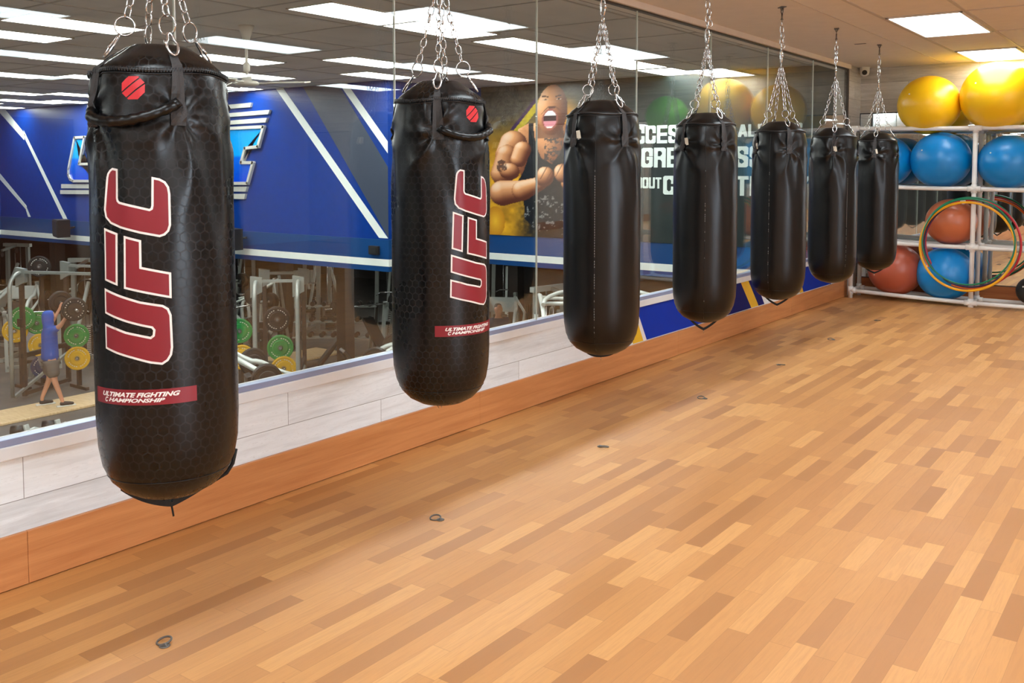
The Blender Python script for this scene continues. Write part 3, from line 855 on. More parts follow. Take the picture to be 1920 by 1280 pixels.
                if m < 1:
                    c = [46, 14, 18]
                    if y < 245: c = [240, 236, 228]
                    if y > 290: c = [206, 130, 140]
                    if y > 330: c = [232, 222, 214]
            out.append([pow(max(0, min(255, q)) / 255, 2.2) for q in c])
    return W, H, out

def mural():
    x0, x1 = -6.985, -.16
    t = empty('wall_mural', (-3.5, 12.97, .3), 0, 'long printed mural of a shouting man and white lettering above the gym', 'mural')
    off = Vector((-3.5, 12.97, .3))
    MB().box(Vector((x0, 12.955, .305)) - off, Vector((x1, 12.965, GC)) - off).build('backing_print', 'mural_dark', t)
    W, H, C = paint_mural()
    bm = bmesh.new()
    def q(i, j): return Vector((-6.985 + 2.51 * i / (W - 1), 12.952, .30 + 2.555 * j / (H - 1))) - off
    vs = [[bm.verts.new(q(i, j)) for i in range(W)] for j in range(H)]
    for j in range(H - 1):
        for i in range(W - 1): bm.faces.new((vs[j][i], vs[j][i + 1], vs[j + 1][i + 1], vs[j + 1][i]))
    me = bpy.data.meshes.new('portrait_print'); bm.to_mesh(me); bm.free()
    ca = me.color_attributes.new('paint', 'FLOAT_COLOR', 'POINT')
    flat = []
    for c in C: flat += [c[0], c[1], c[2], 1.0]
    ca.data.foreach_set('color', flat)
    me.materials.append(M['mural_print'])
    o = bpy.data.objects.new('portrait_print', me); COL.objects.link(o); o.parent = t
    for txt, a, b, z0, z1 in (('SUCCESS', -4.33, -2.99, 1.83, 2.105), ("ISN'T ALWAYS", -2.86, -1.30, 1.90, 2.08), ('ABOUT', -4.42, -3.87, 1.62, 1.775), ('GREATNESS', -3.82, -1.86, 1.462, 1.765),
                              ("IT'S", -4.45, -4.10, 1.16, 1.32), ('ABOUT', -4.02, -3.47, 1.14, 1.31), ('CONSISTENCY', -3.44, -1.20, 1.05, 1.335)):
        bm = block_text_bm(txt)
        mb = MB(); mb.bm.free(); mb.bm = bm
        for v in bm.verts:
            v.co = Vector((a + (b - a) * v.co.x, 12.9495 - v.co.z, z0 + (z1 - z0) * v.co.y)) - off
        mb.build('lettering', 'mural_lettering', t)

# ------------------------------------------------------------------ heavy bags
BAG_PROF = [(0.0, .480), (.045, .483), (.09, .495), (.130, .517), (.160, .548), (.180, .592), (.190, .645), (.194, .72), (.1945, 1.1), (.1945, 1.42), (.1935, 1.52), (.190, 1.60), (.184, 1.655),
            (.176, 1.690), (.169, 1.702), (.148, 1.720), (.117, 1.742), (.090, 1.761), (.078, 1.767), (.05, 1.769), (.0, 1.770)]
def prof_r(z):
    P = BAG_PROF
    if z <= P[0][1]: return 0.0
    for (r0, z0), (r1, z1) in zip(P, P[1:]):
        if z <= z1: return r0 + (r1 - r0) * (z - z0) / max(1e-9, z1 - z0)
    return 0.0
def wrap(a): return (a + PI) % (2 * PI) - PI
def bag_r(th, z, straps, seed=0.0, mul=1.0):
    r = prof_r(z)
    if z > .60 and r > .05:
        for k, s in enumerate(straps):
            dx = wrap(th - s) * .19; dz = z - 1.565
            if abs(dx) > .17: continue
            rho = math.hypot(dx, dz * (.85 if dz > 0 else .50)); phi = math.atan2(dx, dz)
            env = math.exp(-(rho / .11) ** 2) * min(1, rho / .035)
            w_ = phi * 6.0 + seed + k * 1.7 + .7 * math.sin(rho * 30 + k)
            r += mul * .0125 * env * (1 - 1.9 * abs(math.sin(w_ / 2)) ** .8) * (.75 + .35 * math.sin(phi * 2 + seed * 5))
            r -= mul * .008 * math.exp(-(rho / .05) ** 2)
            if z > 1.56: r -= mul * .011 * math.exp(-(dx / .030) ** 2) * min(1, (z - 1.56) / .05) * (1 if z < 1.70 else .5)
        e = math.exp(-((z - 1.40) / .16) ** 2)
        r += mul * .0030 * e * (.5 + .5 * math.sin(th * 4 + seed)) * math.cos(th * 13 + seed * 3 + z * 9) + .0010 * math.cos(th * 3 + seed + z * 3)
    if z > 1.70: r *= 1 - .035 * math.cos(4 * (th - straps[0])) * min(1, (z - 1.70) / .03)
    return r

def map_sheet(bm, straps, seed, lift, thick=0.0):
    """u = angle in degrees, v = height: wrap a flat sheet around the bag"""
    us = [v.co.x for v in bm.verts]; vs = [v.co.y for v in bm.verts]
    u = min(us)
    while u < max(us):
        u += 3.0
        bmesh.ops.bisect_plane(bm, geom=bm.verts[:] + bm.edges[:] + bm.faces[:], plane_co=(u, 0, 0), plane_no=(1, 0, 0))
    z = min(vs)
    while z < max(vs):
        z += .035
        bmesh.ops.bisect_plane(bm, geom=bm.verts[:] + bm.edges[:] + bm.faces[:], plane_co=(0, z, 0), plane_no=(0, 1, 0))
    for v in bm.verts:
        th = rad(v.co.x); z = v.co.y; r = bag_r(th, z, straps, seed) + lift
        v.co = Vector((r * math.cos(th), r * math.sin(th), z - CZ))
    for f in bm.faces: f.smooth = True

def inset_poly(P, d, R=.195):
    """shrink a polygon (deg, z) by d metres"""
    Q = [(rad(a) * R, z) for a, z in P]; n = len(Q)
    area = sum(Q[i][0] * Q[(i + 1) % n][1] - Q[(i + 1) % n][0] * Q[i][1] for i in range(n))
    sgn = 1 if area > 0 else -1
    out = []
    for i in range(n):
        a, b, c = Vector(Q[i - 1]), Vector(Q[i]), Vector(Q[(i + 1) % n])
        n1 = Vector((-(b - a).y, (b - a).x)).normalized() * sgn; n2 = Vector((-(c - b).y, (c - b).x)).normalized() * sgn
        k = (n1 + n2); den = max(.35, 1 + n1.dot(n2)); p = b + k / den * d
        out.append((math.degrees(p.x / R), p.y))
    return out

def sheet(P):
    bm = bmesh.new(); bm.faces.new([bm.verts.new((a, z, 0)) for a, z in P])
    bmesh.ops.triangulate(bm, faces=bm.faces[:])
    return bm

LETTERS = [
 ('letter', [(-78.6, 1.399), (-77.9, 1.409), (-76, 1.418), (-73.3, 1.4235), (-67.5, 1.420), (-68, 1.343), (-67.6, 1.337), (-66.4, 1.333), (-43.2, 1.313), (-42.1, 1.315), (-41.6, 1.322), (-40.9, 1.398), (-34.8, 1.3935), (-30.5, 1.385), (-28, 1.371), (-27.2, 1.352), (-27.4, 1.268), (-28.9, 1.252), (-32, 1.2415), (-36, 1.237), (-50.4, 1.2475), (-66.6, 1.2625), (-75.2, 1.2745), (-79.6, 1.291), (-80.5, 1.312)]),
 ('letter', [(-81.8, 1.2637), (-69.1, 1.2489), (-70.3, 1.1085), (-83.4, 1.1224)]),
 ('letter', [(-63.7, 1.2425), (-49.8, 1.2298), (-50.1, 1.1587), (-28.3, 1.1410), (-28.5, 1.0716), (-64.8, 1.1010)]),
 ('letter', [(-84.2, 1.1012), (-67.7, 1.083), (-52, 1.0668), (-35.1, 1.0552), (-30.9, 1.0454), (-28.9, 1.0267), (-28.5, .9396), (-29.5, .9192), (-32.3, .9039), (-36.8, .8942), (-45.5, .8994), (-59.8, .9133), (-73.2, .925), (-85.4, .9374), (-85, 1.0065), (-73.4, .9958), (-64.3, .9858), (-54, .9784), (-45.1, .9712), (-43.4, .9756), (-42.9, .988), (-44.1, .9938), (-50.4, .9988), (-63.8, 1.0108), (-75.4, 1.0228), (-84.6, 1.0331)])]

def chain(name, a, b, parent, wire=.0025, pitch=.0325, width=.0105, seg=6, phase=0):
    """links from a to b, each turned a quarter to the next"""
    a, b = Vector(a), Vector(b); L = (b - a).length; n = max(1, round(L / pitch)); p = L / n
    q = (b - a).to_track_quat('Z', 'Y').to_matrix().to_4x4()
    mb = MB(); hl = p / 2 + wire * .9; st = max(.001, hl - width)
    path0 = [Vector((width * math.cos(t), 0, st + width * math.sin(t))) for t in [PI * k / 4 for k in range(5)]] + [Vector((width * math.cos(t), 0, -st + width * math.sin(t))) for t in [PI + PI * k / 4 for k in range(5)]]
    for i in range(n):
        m = Matrix.Translation(a) @ q @ Matrix.Translation((0, 0, p * (i + .5))) @ Matrix.Rotation(PI / 2 * ((i + phase) % 2) + .5, 4, 'Z')
        mb.tube([m @ v for v in path0], wire, seg, closed=True)
    return mb.build(name, 'chrome', parent)

def ring(mb, c, axis, r, wire, n=20, seg=7):
    q = Vector(axis).to_track_quat('Z', 'Y').to_matrix()
    mb.tube([Vector(c) + q @ Vector((r * math.cos(2 * PI * k / n), r * math.sin(2 * PI * k / n), 0)) for k in range(n)], wire, seg, closed=True)

def heavy_bag(x, y, straps_deg, label, printed=False, group=None, seam=None, tag_on=None, loop=(.10, .05, 0.0), lean=(0, 0), seed=0.0, dash=.5):
    t = empty('punching_bag', (x, y, CZ), 0, label, 'punching bag', group)
    straps = [rad(s) for s in straps_deg]
    base = rad(straps_deg[0])
    # body
    zs = []
    for (r0, z0), (r1, z1) in zip(BAG_PROF[1:], BAG_PROF[2:]):
        L = math.hypot(r1 - r0, z1 - z0); n = max(1, int(L / (.012 if z0 > 1.3 else .03)))
        zs += [z0 + (z1 - z0) * i / n for i in range(n)]
    zs = [z for z in zs] + [BAG_PROF[-2][1]]
    bm = bmesh.new(); SEG = 120; rings = []
    uvl = bm.loops.layers.uv.new('UVMap')
    rr = random.Random(int(seed * 100) + 5)
    for z in zs:
        R = []
        for k in range(SEG):
            th = 2 * PI * k / SEG; r = bag_r(th, z, straps, seed)
            R.append(bm.verts.new((r * math.cos(th), r * math.sin(th), z - CZ)))
        rings.append(R)
    for j, (A, B) in enumerate(zip(rings, rings[1:])):
        for k in range(SEG):
            f = bm.faces.new((A[k], A[(k + 1) % SEG], B[(k + 1) % SEG], B[k])); f.smooth = True
            for l, (kk, zz) in zip(f.loops, ((k, zs[j]), (k + 1, zs[j]), (k + 1, zs[j + 1]), (k, zs[j + 1]))):
                l[uvl].uv = (2 * PI * kk / SEG * .195, zz)
    b0 = bm.verts.new((0, 0, .480 - CZ)); b1 = bm.verts.new((0, 0, 1.770 - CZ))
    for k in range(SEG):
        f = bm.faces.new((rings[0][(k + 1) % SEG], rings[0][k], b0)); f.smooth = True
        f = bm.faces.new((rings[-1][k], rings[-1][(k + 1) % SEG], b1)); f.smooth = True
    mb = MB(); mb.bm.free(); mb.bm = bm
    body = mb.build('bag_body', 'honeycomb_vinyl' if printed else 'black_vinyl', t, recalc=False)
    def surf(th, z, lift=0.0):
        r = bag_r(th, z, straps, seed) + lift
        return Vector((r * math.cos(th), r * math.sin(th), z - CZ))
    # zip round the shoulder
    zz = 1.686 if printed else 1.696
    mb = MB(); n = 150
    mb.tube([surf(2 * PI * k / n, zz + .004 * math.sin(4 * (2 * PI * k / n - straps[0])), .0030) for k in range(n)], .0056, 7, closed=True)
    mb.tube([surf(2 * PI * k / n, zz - .010 + .004 * math.sin(4 * (2 * PI * k / n - straps[0])), .0005) for k in range(n)], .0024, 5, closed=True)
    if printed:
        for k in range(0, 300):
            th = 2 * PI * k / 300
            p = surf(th, zz + .004 * math.sin(4 * (th - straps[0])) + (.003 if k % 2 else -.003), .0080)
            m = Matrix.Translation(p) @ Matrix.Rotation(th, 4, 'Z')
            mb.box((-.0012, -.0012, -.0030), (.0014, .0014, .0032), m)
    mb.build('zip', 'zip_black', t)
    # seams near the foot and down the side
    mb = MB()
    zb = .565
    mb.tube([surf(2 * PI * k / 90, zb, .0004) for k in range(90)], .0016, 5, closed=True)
    if seam is not None:
        th = rad(seam); mb.tube([surf(th, .52 + 1.16 * k / 60, .0002) for k in range(61)], .0018, 5)
    mb.build('seam', 'black_vinyl', body)
    if seam is not None:
        mb = MB(); z = 1.42
        while z > .62:
            L = .008
            if rr.random() < dash * (1.2 if 1.0 < z < 1.36 else .6):
                p0, p1 = surf(rad(seam) , z, .0022), surf(rad(seam), z - L, .0022)
                mb.tube([p0, p1], .0013, 4)
            z -= .013
        mb.build('seam_stitching', 'stitch_pale', body)
    # straps with snap link and ring, chain strands
    J = Vector((0, 0, 2.155 - CZ))
    for k, th in enumerate(straps):
        e = Vector((math.cos(th), math.sin(th), 0)); tn = Vector((-math.sin(th), math.cos(th), 0))
        bm = bmesh.new(); rows = []
        Z = [1.535, 1.545, 1.56, 1.58, 1.60, 1.62, 1.64, 1.66, 1.68, 1.70, 1.715, 1.73, 1.742]
        hw0 = .021 if printed else .019
        for z in Z:
            hw = hw0 * (1 - .38 * max(0, (z - 1.58) / .17)); row = []
            lean_s = (.008 if k % 2 else -.006) * (1.742 - z) / .2
            for q in (-1, -.33, .33, 1):
                a = th + (q * hw + lean_s) / .19
                row.append(surf(a, z, .006 + .006 * max(0, 1 - abs(z - 1.62) / .09) + (.006 if z > 1.715 else 0)))
            rows.append(row)
        outer = [[bm.verts.new(p) for p in r_] for r_ in rows]
        inner = [[bm.verts.new(p - Vector((p.x, p.y, 0)).normalized() * .003) for p in r_] for r_ in rows]
        for i in range(len(Z) - 1):
            for q in range(3):
                bm.faces.new((outer[i][q], outer[i][q + 1], outer[i + 1][q + 1], outer[i + 1][q]))
                bm.faces.new((inner[i][q], inner[i + 1][q], inner[i + 1][q + 1], inner[i][q + 1]))
            for q in (0, 3): bm.faces.new((outer[i][q], outer[i + 1][q], inner[i + 1][q], inner[i][q]))
        for i in (0, -1):
            for q in range(3): bm.faces.new((outer[i][q], outer[i][q + 1], inner[i][q + 1], inner[i][q]))
        mb = MB(); mb.bm.free(); mb.bm = bm
        st = mb.build('strap', 'webbing', t)
        # snap link (pear shaped)
        top = e * .100 + Vector((0, 0, 1.794 - CZ)); bot = e * .142 + Vector((0, 0, 1.728 - CZ))
        ax = (top - bot).normalized(); wv = tn
        P = []
        for i in range(20):
            a = 2 * PI * i / 20; s_, c_ = math.sin(a), math.cos(a)
            wd = .0155 if s_ < .2 else .0095
            P.append((top + bot) / 2 + ax * (s_ * (top - bot).length / 2) + wv * c_ * wd + e * .008)
        mb = MB(); mb.tube(P, .0038, 8, closed=True)
        mb.tube([P[10] - ax * .006, P[10] + ax * .012], .0045, 7)
        mb.build('snap_link', 'chrome', st)
        rc = e * .092 + Vector((0, 0, 1.818 - CZ))
        R_ = .0285 if k != 1 else .0265
        mb = MB(); ring(mb, rc, (tn + e * .6 * (1 if k % 2 else -1) + Vector((0, 0, .1))), R_, .0026)
        mb.build('ring', 'chrome', st)
        chain('chain', rc + Vector((0, 0, R_ - .002)) - e * .006, J + e * .006, t, phase=k)
    # hardware above
    mb = MB(); ring(mb, J + Vector((0, 0, .016)), (math.cos(base + 1.2), math.sin(base + 1.2), 0), .020, .0028)
    mb.build('joining_ring', 'chrome', t)
    mb = MB()
    ca, sa = math.cos(base), math.sin(base)
    P = [Vector((ca * .017 * math.cos(a), sa * .017 * math.cos(a), 2.236 - CZ + .045 * math.sin(a))) for a in [2 * PI * i / 20 for i in range(20)]]
    mb.tube(P, .0045, 8, closed=True); mb.tube([P[0] - Vector((0, 0, .012)), P[0] + Vector((0, 0, .012))], .008, 8)
    mb.build('quick_link', 'chrome', t)
    chain('hanging_chain', (0, 0, 2.272 - CZ), (0, 0, 2.492 - CZ), t, wire=.0030, pitch=.040, width=.0115, phase=1)
    dl = Vector((ca * .03, sa * .03, 0))
    chain('loose_chain', Vector((0, 0, 2.40 - CZ)) + dl * .4, Vector((0, 0, 2.29 - CZ)) + dl, t, wire=.0030, pitch=.038, width=.0115)
    mb = MB()
    mb.tube([(0, 0, -.085), (0, 0, -.045)], .006, 10); mb.tube([(0, 0, -.092), (0, 0, -.085)], .010, 10)
    ring(mb, (0, 0, -.030), (sa, -ca, 0), .017, .0035)
    mb.build('swivel', 'dull_steel', t)
    mb = MB(); mb.box((-.035, -.02, -.006), (.035, .02, 0), Matrix.Rotation(base, 4, 'Z'), .002); ring(mb, (0, 0, -.014), (ca, sa, 0), .010, .003)
    mb.build('ceiling_plate', 'dull_steel', t)
    # loop under the bag
    hw, sag, ang = loop
    if hw:
        a = rad(ang); d = Vector((math.cos(a), math.sin(a), 0)); n = Vector((-d.y, d.x, 0))
        mb = MB(); pts = []
        for i in range(25):
            u = -1 + 2 * i / 24
            zz_ = .497 + .02 * abs(u) ** 3 - sag * (1 - abs(u) ** (1.15 if sag > .04 else 2.2))
            pts.append(d * (hw * u) + n * .01 * math.sin(u * 3) + Vector((0, 0, zz_ - CZ)))
        bm = mb.bm; prev = None
        for i, p in enumerate(pts):
            hwid = .013 if printed else .008; hh = .012 + .010 * abs(math.sin(i * 1.3)) if printed else .015
            q = [p + n * hwid, p - n * hwid, p - n * hwid + Vector((0, 0, hh)), p + n * hwid + Vector((0, 0, hh))]
            cur = [bm.verts.new(v) for v in q]
            if prev:
                for k in range(4): bm.faces.new((prev[k], prev[(k + 1) % 4], cur[(k + 1) % 4], cur[k]))
            else: bm.faces.new(cur[::-1])
            prev = cur
        bm.faces.new(prev)
        if printed:
            mb.tube([d * hw * .9 + Vector((0, 0, .505 - CZ)), d * (hw + .022) + Vector((0, 0, .522 - CZ)), d * (hw + .040) + Vector((0, 0, .548 - CZ)), d * (hw + .050) + Vector((0, 0, .590 - CZ))], .006, 6)
            mb.tube([Vector((0, 0, .497 - sag - CZ)), Vector((.004, .003, .465 - sag - CZ))], .003, 5)
        bl = mb.build('bottom_loop', 'black_webbing', t)
        if not printed:
            mb = MB(); ring(mb, (0, 0, .497 - sag - .009 - CZ), d, .010, .0010, 14, 5)
            mb.build('loop_ring', 'chrome', bl)
    else:
        mb = MB(); ring(mb, (0.0, 0, .478 - CZ), (ca, sa, 0), .012, .0008, 14, 5)
        mb.tube([(-.012, 0, .488 - CZ), (-.016, .004, .472 - CZ), (-.010, .01, .462 - CZ)], .0014, 5)
        mb.build('loose_threads', 'dull_steel', t)
    if tag_on is not None:
        th, z = rad(tag_on[0]), tag_on[1]
        p = surf(th, z, .012); m = Matrix.Translation(p) @ Matrix.Rotation(th, 4, 'Z') @ Matrix.Rotation(.15, 4, 'X')
        mb = MB(); mb.box((-.001, -.012, -.022), (.001, .010, .014), m); mb.box((.001, -.004, -.030), (.003, .013, .006), m)
        mb.build('care_tag', 'tag_paper', t)
    if printed:
        for nm, P in LETTERS:
            bm = sheet(P); map_sheet(bm, straps, seed, .0012); mb = MB(); mb.bm.free(); mb.bm = bm
            wo = mb.build('letter_outline', 'print_white', body, recalc=False)
            bm = sheet(inset_poly(P, .0060)); map_sheet(bm, straps, seed, .0018); mb = MB(); mb.bm.free(); mb.bm = bm
            mb.build('letter', 'print_red', body, recalc=False)
        bm = sheet([(-102.5, .787), (-11, .787), (-11, .829), (-102.5, .829)]); map_sheet(bm, straps, seed, .0012)
        mb = MB(); mb.bm.free(); mb.bm = bm; mb.build('name_band', 'print_red', body, recalc=False)
        for txt, a, b, z0, z1 in (('ULTIMATE FIGHTING', -91, -24, .8085, .8215), ('HAMPIONSHIP', -83.5, -35.5, .7945, .8055), ('C', -88, -84.2, .7925, .8065), ('P', -36.0, -31.0, .7900, .8055)):
            if txt == 'P': continue
            bm = text_bm(txt, shear=.35, offset=.04)
            for v in bm.verts: v.co = Vector((a + (b - a) * v.co.x, z0 + (z1 - z0) * v.co.y, 0))
            map_sheet(bm, straps, seed, .0020); mb = MB(); mb.bm.free(); mb.bm = bm
            mb.build('name_lettering', 'print_white', body, recalc=False)
        # red octagon with two slanting gaps
        c, zc, ra, rz = -53.6, 1.6345, 10.2, .0335
        oc = [(math.cos(PI / 8 + PI / 4 * k), math.sin(PI / 8 + PI / 4 * k)) for k in range(8)]
        bm = sheet([(c + ra * u, zc + rz * v) for u, v in oc])
        for off in (-.30, .30):
            d = Vector((-.72 / ra * 1.0, .70 / rz, 0)).normalized()
            for e_ in (-.055, .055):
                # cut lines in normalised coordinates
                bmesh.ops.bisect_plane(bm, geom=bm.verts[:] + bm.edges[:] + bm.faces[:], plane_co=(c + (off + e_) * ra * .72 * -1, zc + (off + e_) * rz * .70 * 1, 0), plane_no=Vector((-.62 / ra, .78 / rz, 0)).normalized())
        dele = []
        for f in bm.faces:
            m = f.calc_center_median(); k = -.62 * (m.x - c) / ra + .78 * (m.y - zc) / rz
            if any(abs(k - o * (.62 * .72 + .78 * .70)) < .055 * (.62 * .72 + .78 * .70) for o in (-.30, .30)): dele.append(f)
        bmesh.ops.delete(bm, geom=dele, context='FACES')
        map_sheet(bm, straps, seed, .0016); mb = MB(); mb.bm.free(); mb.bm = bm
        mb.build('emblem', 'emblem_red', body, recalc=False)
        # padded grab handle between two straps
        a0, a1 = straps_deg[1], straps_deg[0]
        pts = []
        for i in range(37):
            u = i / 36; th = rad(a0 + 3 + (a1 - a0 - 4) * u)
            z = 1.590 + .010 * math.cos(u * PI) * -1 - .045 * math.sin(u * PI) ** .8
            pts.append(surf(th, z, .010 + .016 * math.sin(u * PI) ** .7))
        mb = MB(); mb.tube(pts, [.0145 + .0012 * math.sin(i * 1.9) for i in range(37)], 14)
        mb.build('grab_handle', 'black_vinyl', t)
    t.rotation_euler = (rad(lean[0]), rad(lean[1]), 0)
    return t

def floor_anchor(x, y, ang, label):
    t = empty('floor_anchor', (x, y, 0), rad(ang), label, 'floor anchor', 'metal anchors in the floor under the bags')
    MB().lathe([(0, 0), (.016, 0), (.0165, .002), (.012, .005), (.006, .0055), (.005, .008), (0, .0085)], 20).build('bolt_plate', 'dull_steel', t)
    mb = MB(); c = Vector((-.024, .004, .0055))
    mb.tube([c + Vector((.021 * math.cos(a), .021 * math.sin(a), .004 * math.sin(a * 1))) for a in [2 * PI * k / 24 for k in range(24)]], .0032, 8, closed=True)
    mb.build('ring', 'dull_steel', t)

def rotz(pts, d): return pts
def bags():
    bs = 'plain black heavy bags hanging in a row'
    # printed bag: lettering angles are given for the first bag; the second is the same bag turned on its hook
    heavy_bag(.79, 1.58, [-17, -100, 73, 163], 'large black punching bag nearest the viewer with red and white vertical lettering', True, 'punching bags with red lettering', loop=(.135, .048, 62), lean=(-.4, -1.3), seed=.4)
    b = heavy_bag(.775, 2.84, [-17, -100, 73, 163], 'second punching bag, red lettering turned towards its right edge', True, 'punching bags with red lettering', loop=(0, 0, 0), seed=1.3)
    b.rotation_euler = (0, 0, rad(46))
    def cam(x, y): return math.degrees(math.atan2(-y, 3.217 - x))
    rows = [(.765, 4.10, (-51, 38), 'third punching bag along the row, plain black with a pale worn front seam', -10, (-37, 1.60), (.105, .030, 90), 2.1, 1.0),
            (.750, 5.36, (-50, 36), 'fourth punching bag along the row, plain black, in front of the mural lettering', 0, (-36, 1.60), (.105, .068, 90), 3.3, .25),
            (.745, 6.62, (-66, 22), 'fifth punching bag along the row, plain black beside the yellow floor-level stripe', -20, (-60, 1.60), (.105, .062, 90), 4.2, .4),
            (.738, 7.88, (-90, 0), 'second last punching bag of the row, with a white tag and stitched right side', 33, (2, 1.60), (0, 0, 0), 5.2, .9),
            (.742, 9.14, (-96, -6), 'last punching bag of the row, partly in front of the white ball rack', None, (-3, 1.60), (.105, .052, 80), 6.0, .3)]
    for x, y, (s0, s1), lab, seam, tg, lp, seed, dash in rows:
        c = cam(x, y)
        heavy_bag(x, y, [c + s1, c + s0, c + s0 + 180, c + s1 + 180], lab, False, bs, seam=None if seam is None else c + seam, tag_on=(c + tg[0], tg[1]), loop=(lp[0], lp[1], c + lp[2]), seed=seed, dash=dash)
    names = ['below the first lettered bag, nearest the viewer', 'below the second lettered bag', 'below the third bag with the pale seam', 'below the fourth bag', 'below the fifth bag', 'below the second last bag', 'below the last bag by the rack']
    for i, n in enumerate(names):
        floor_anchor(.765, 1.58 + 1.26 * i, (-20, 15, 190, 20, 200, 10, 180)[i], 'small steel ring anchor on the wood floor ' + n)

# ------------------------------------------------------------------ ball rack
def ball_rack():
    t = empty('ball_rack', (.09, 10.62, 0), 0, 'white plastic pipe rack full of exercise balls against the far wall', 'ball rack')
    off = Vector((.09, 10.62, 0)); R = .0235
    X = [.09, 1.315, 2.54]; Y = [10.62, 10.94]
    lv = [[.085, .655, 1.262, 1.880], [.045, .622, 1.228, 1.852], [.05, .63, 1.235, 1.86]]
    def part(name, mb): return mb.build(name, 'pvc_white', t)
    for i, x in enumerate(X):
        for y in Y: part('post', MB().tube([Vector((x, y, .0)) - off, Vector((x, y, lv[i][3] + .02)) - off], R, 14))
        for z in lv[i]: part('cross_rail', MB().tube([Vector((x, Y[0], z)) - off, Vector((x, Y[1], z)) - off], R * .95, 12))
    for i in range(2):
        for y in Y:
            for k in range(4):
                z0, z1 = lv[i][k], lv[i + 1][k]
                n = 8; sag = .012 if k in (1, 2) else .004
                part('rail', MB().tube([Vector((X[i] + (X[i + 1] - X[i]) * u / n, y, z0 + (z1 - z0) * u / n - sag * math.sin(PI * u / n))) - off for u in range(n + 1)], R * .95, 12))
    for i, x in enumerate(X):
        for y in Y:
            for z in lv[i]:
                mb = MB()
                c = Vector((x, y, z)) - off
                mb.tube([c + Vector((0, 0, -.045)), c + Vector((0, 0, .045 if z < 1.8 else .026))], R * 1.25, 14)
                if i < 2: mb.tube([c, c + Vector((.06, 0, 0))], R * 1.25, 14)
                if i > 0: mb.tube([c, c - Vector((.06, 0, 0))], R * 1.25, 14)
                mb.build('pipe_fitting', 'pvc_white', t)
    mb = MB(); mb.tube([Vector((1.30, 10.62, 1.10)) - off, Vector((1.24, 10.52, 1.095)) - off, Vector((1.235, 10.49, 1.10)) - off], .018, 12)
    mb.tube([Vector((1.24, 10.52, 1.095)) - off, Vector((1.236, 10.485, 1.10)) - off], .026, 12)
    mb.build('peg', 'pvc_white', t)

def ball(x, y, z, r, mat, label, group, squash=.97, rot=0.0):
    t = empty('exercise_ball', (x, y, z - r * squash), rot, label, 'exercise ball', group)
    bm = bmesh.new(); bmesh.ops.create_uvsphere(bm, u_segments=48, v_segments=32, radius=r)
    for v in bm.verts:
        k = v.co.z / r
        lat = math.asin(max(-1, min(1, k)))
        rr = 1 + (.0022 * math.cos(lat * 46) if abs(lat) < .5 else 0)
        v.co = Vector((v.co.x * rr, v.co.y * rr, v.co.z * squash + r * squash))
    for f in bm.faces: f.smooth = True
    mb = MB(); mb.bm.free(); mb.bm = bm
    mb.build('ball_skin', mat, t)
    a = rad(-118); d = Vector((math.cos(a) * math.cos(.35), math.sin(a) * math.cos(.35), math.sin(.35)))
    c = Vector((d.x * r, d.y * r, d.z * r * squash + r * squash))
    MB().tube([c - d * .004, c + d * .003], .008, 10).build('valve_plug', 'pvc_white', t)
    return t

def balls():
    g = 'exercise balls on the white rack'
    B = [(.824, 10.78, 2.115, .318, 'ball_yellow', 'big yellow exercise ball on top of the rack, the left one'),
         (1.49, 10.76, 2.175, .362, 'ball_yellow', 'largest yellow exercise ball, on the rack top under the ceiling panel'),
         (2.27, 10.78, 2.10, .27, 'ball_green', 'green exercise ball on the rack top, seen reflected in the window'),
         (.385, 10.78, 1.516, .290, 'ball_blue', 'blue exercise ball mostly hidden behind the last punching bag'),
         (.955, 10.78, 1.528, .303, 'ball_blue', 'shiny blue exercise ball on the middle shelf left of the centre post'),
         (1.60, 10.78, 1.500, .290, 'ball_blue', 'pale-lit blue exercise ball on the middle shelf right of the centre post'),
         (1.075, 10.78, .872, .256, 'ball_copper', 'copper exercise ball behind the hanging hoops'),
         (.524, 10.78, .330, .290, 'ball_red', 'reddish copper exercise ball on the bottom shelf, left'),
         (1.03, 10.78, .318, .290, 'ball_blue', 'blue exercise ball on the bottom shelf behind the lower hoops'),
         (1.86, 10.74, .20, .150, 'ball_black', 'small black ball on the bottom rails at the right edge')]
    for x, y, z, r, m, lab in B: ball(x, y, z, r, m, lab, g, squash=.955 if r < .3 else .975)
    h = 'hoops hanging on the rack peg'
    H = [('hoop_green', 1.300, .672, .462, .0105, -.062, 'outermost green hoop hanging on the rack peg'),
         ('hoop_red', 1.325, .664, .447, .0115, -.085, 'red hoop with its right side pushed out'),
         ('hoop_orange', 1.290, .650, .440, .0110, -.105, 'orange hoop just inside the yellow one'),
         ('hoop_purple', 1.305, .660, .432, .0095, -.125, 'dark purple hoop, innermost of the hanging ones'),
         ('hoop_yellow', 1.285, .640, .448, .0130, -.148, 'thick yellow hoop hanging in front of the others'),
         ('hoop_green', 1.300, .690, .432, .0085, -.172, 'thin green hoop hanging foremost across the posts')]
    for i, (m, x, z, r, wr, dy, lab) in enumerate(H):
        tl = (.10, .05, .02, -.03, .0, -.04)[i]
        mb = MB(); n = 90
        top = Vector((x, 10.62 + dy, z))
        mb.tube([Vector((r * math.cos(2 * PI * k / n), tl * r * (math.sin(2 * PI * k / n) - 1) * -.25 + .02 * math.cos(2 * PI * k / n + i), r * 1.01 * math.sin(2 * PI * k / n))) for k in range(n)], wr, 9, closed=True)
        o = mb.build('hula_hoop', m); o.location = top
        tag(o, lab, 'hoop', h)

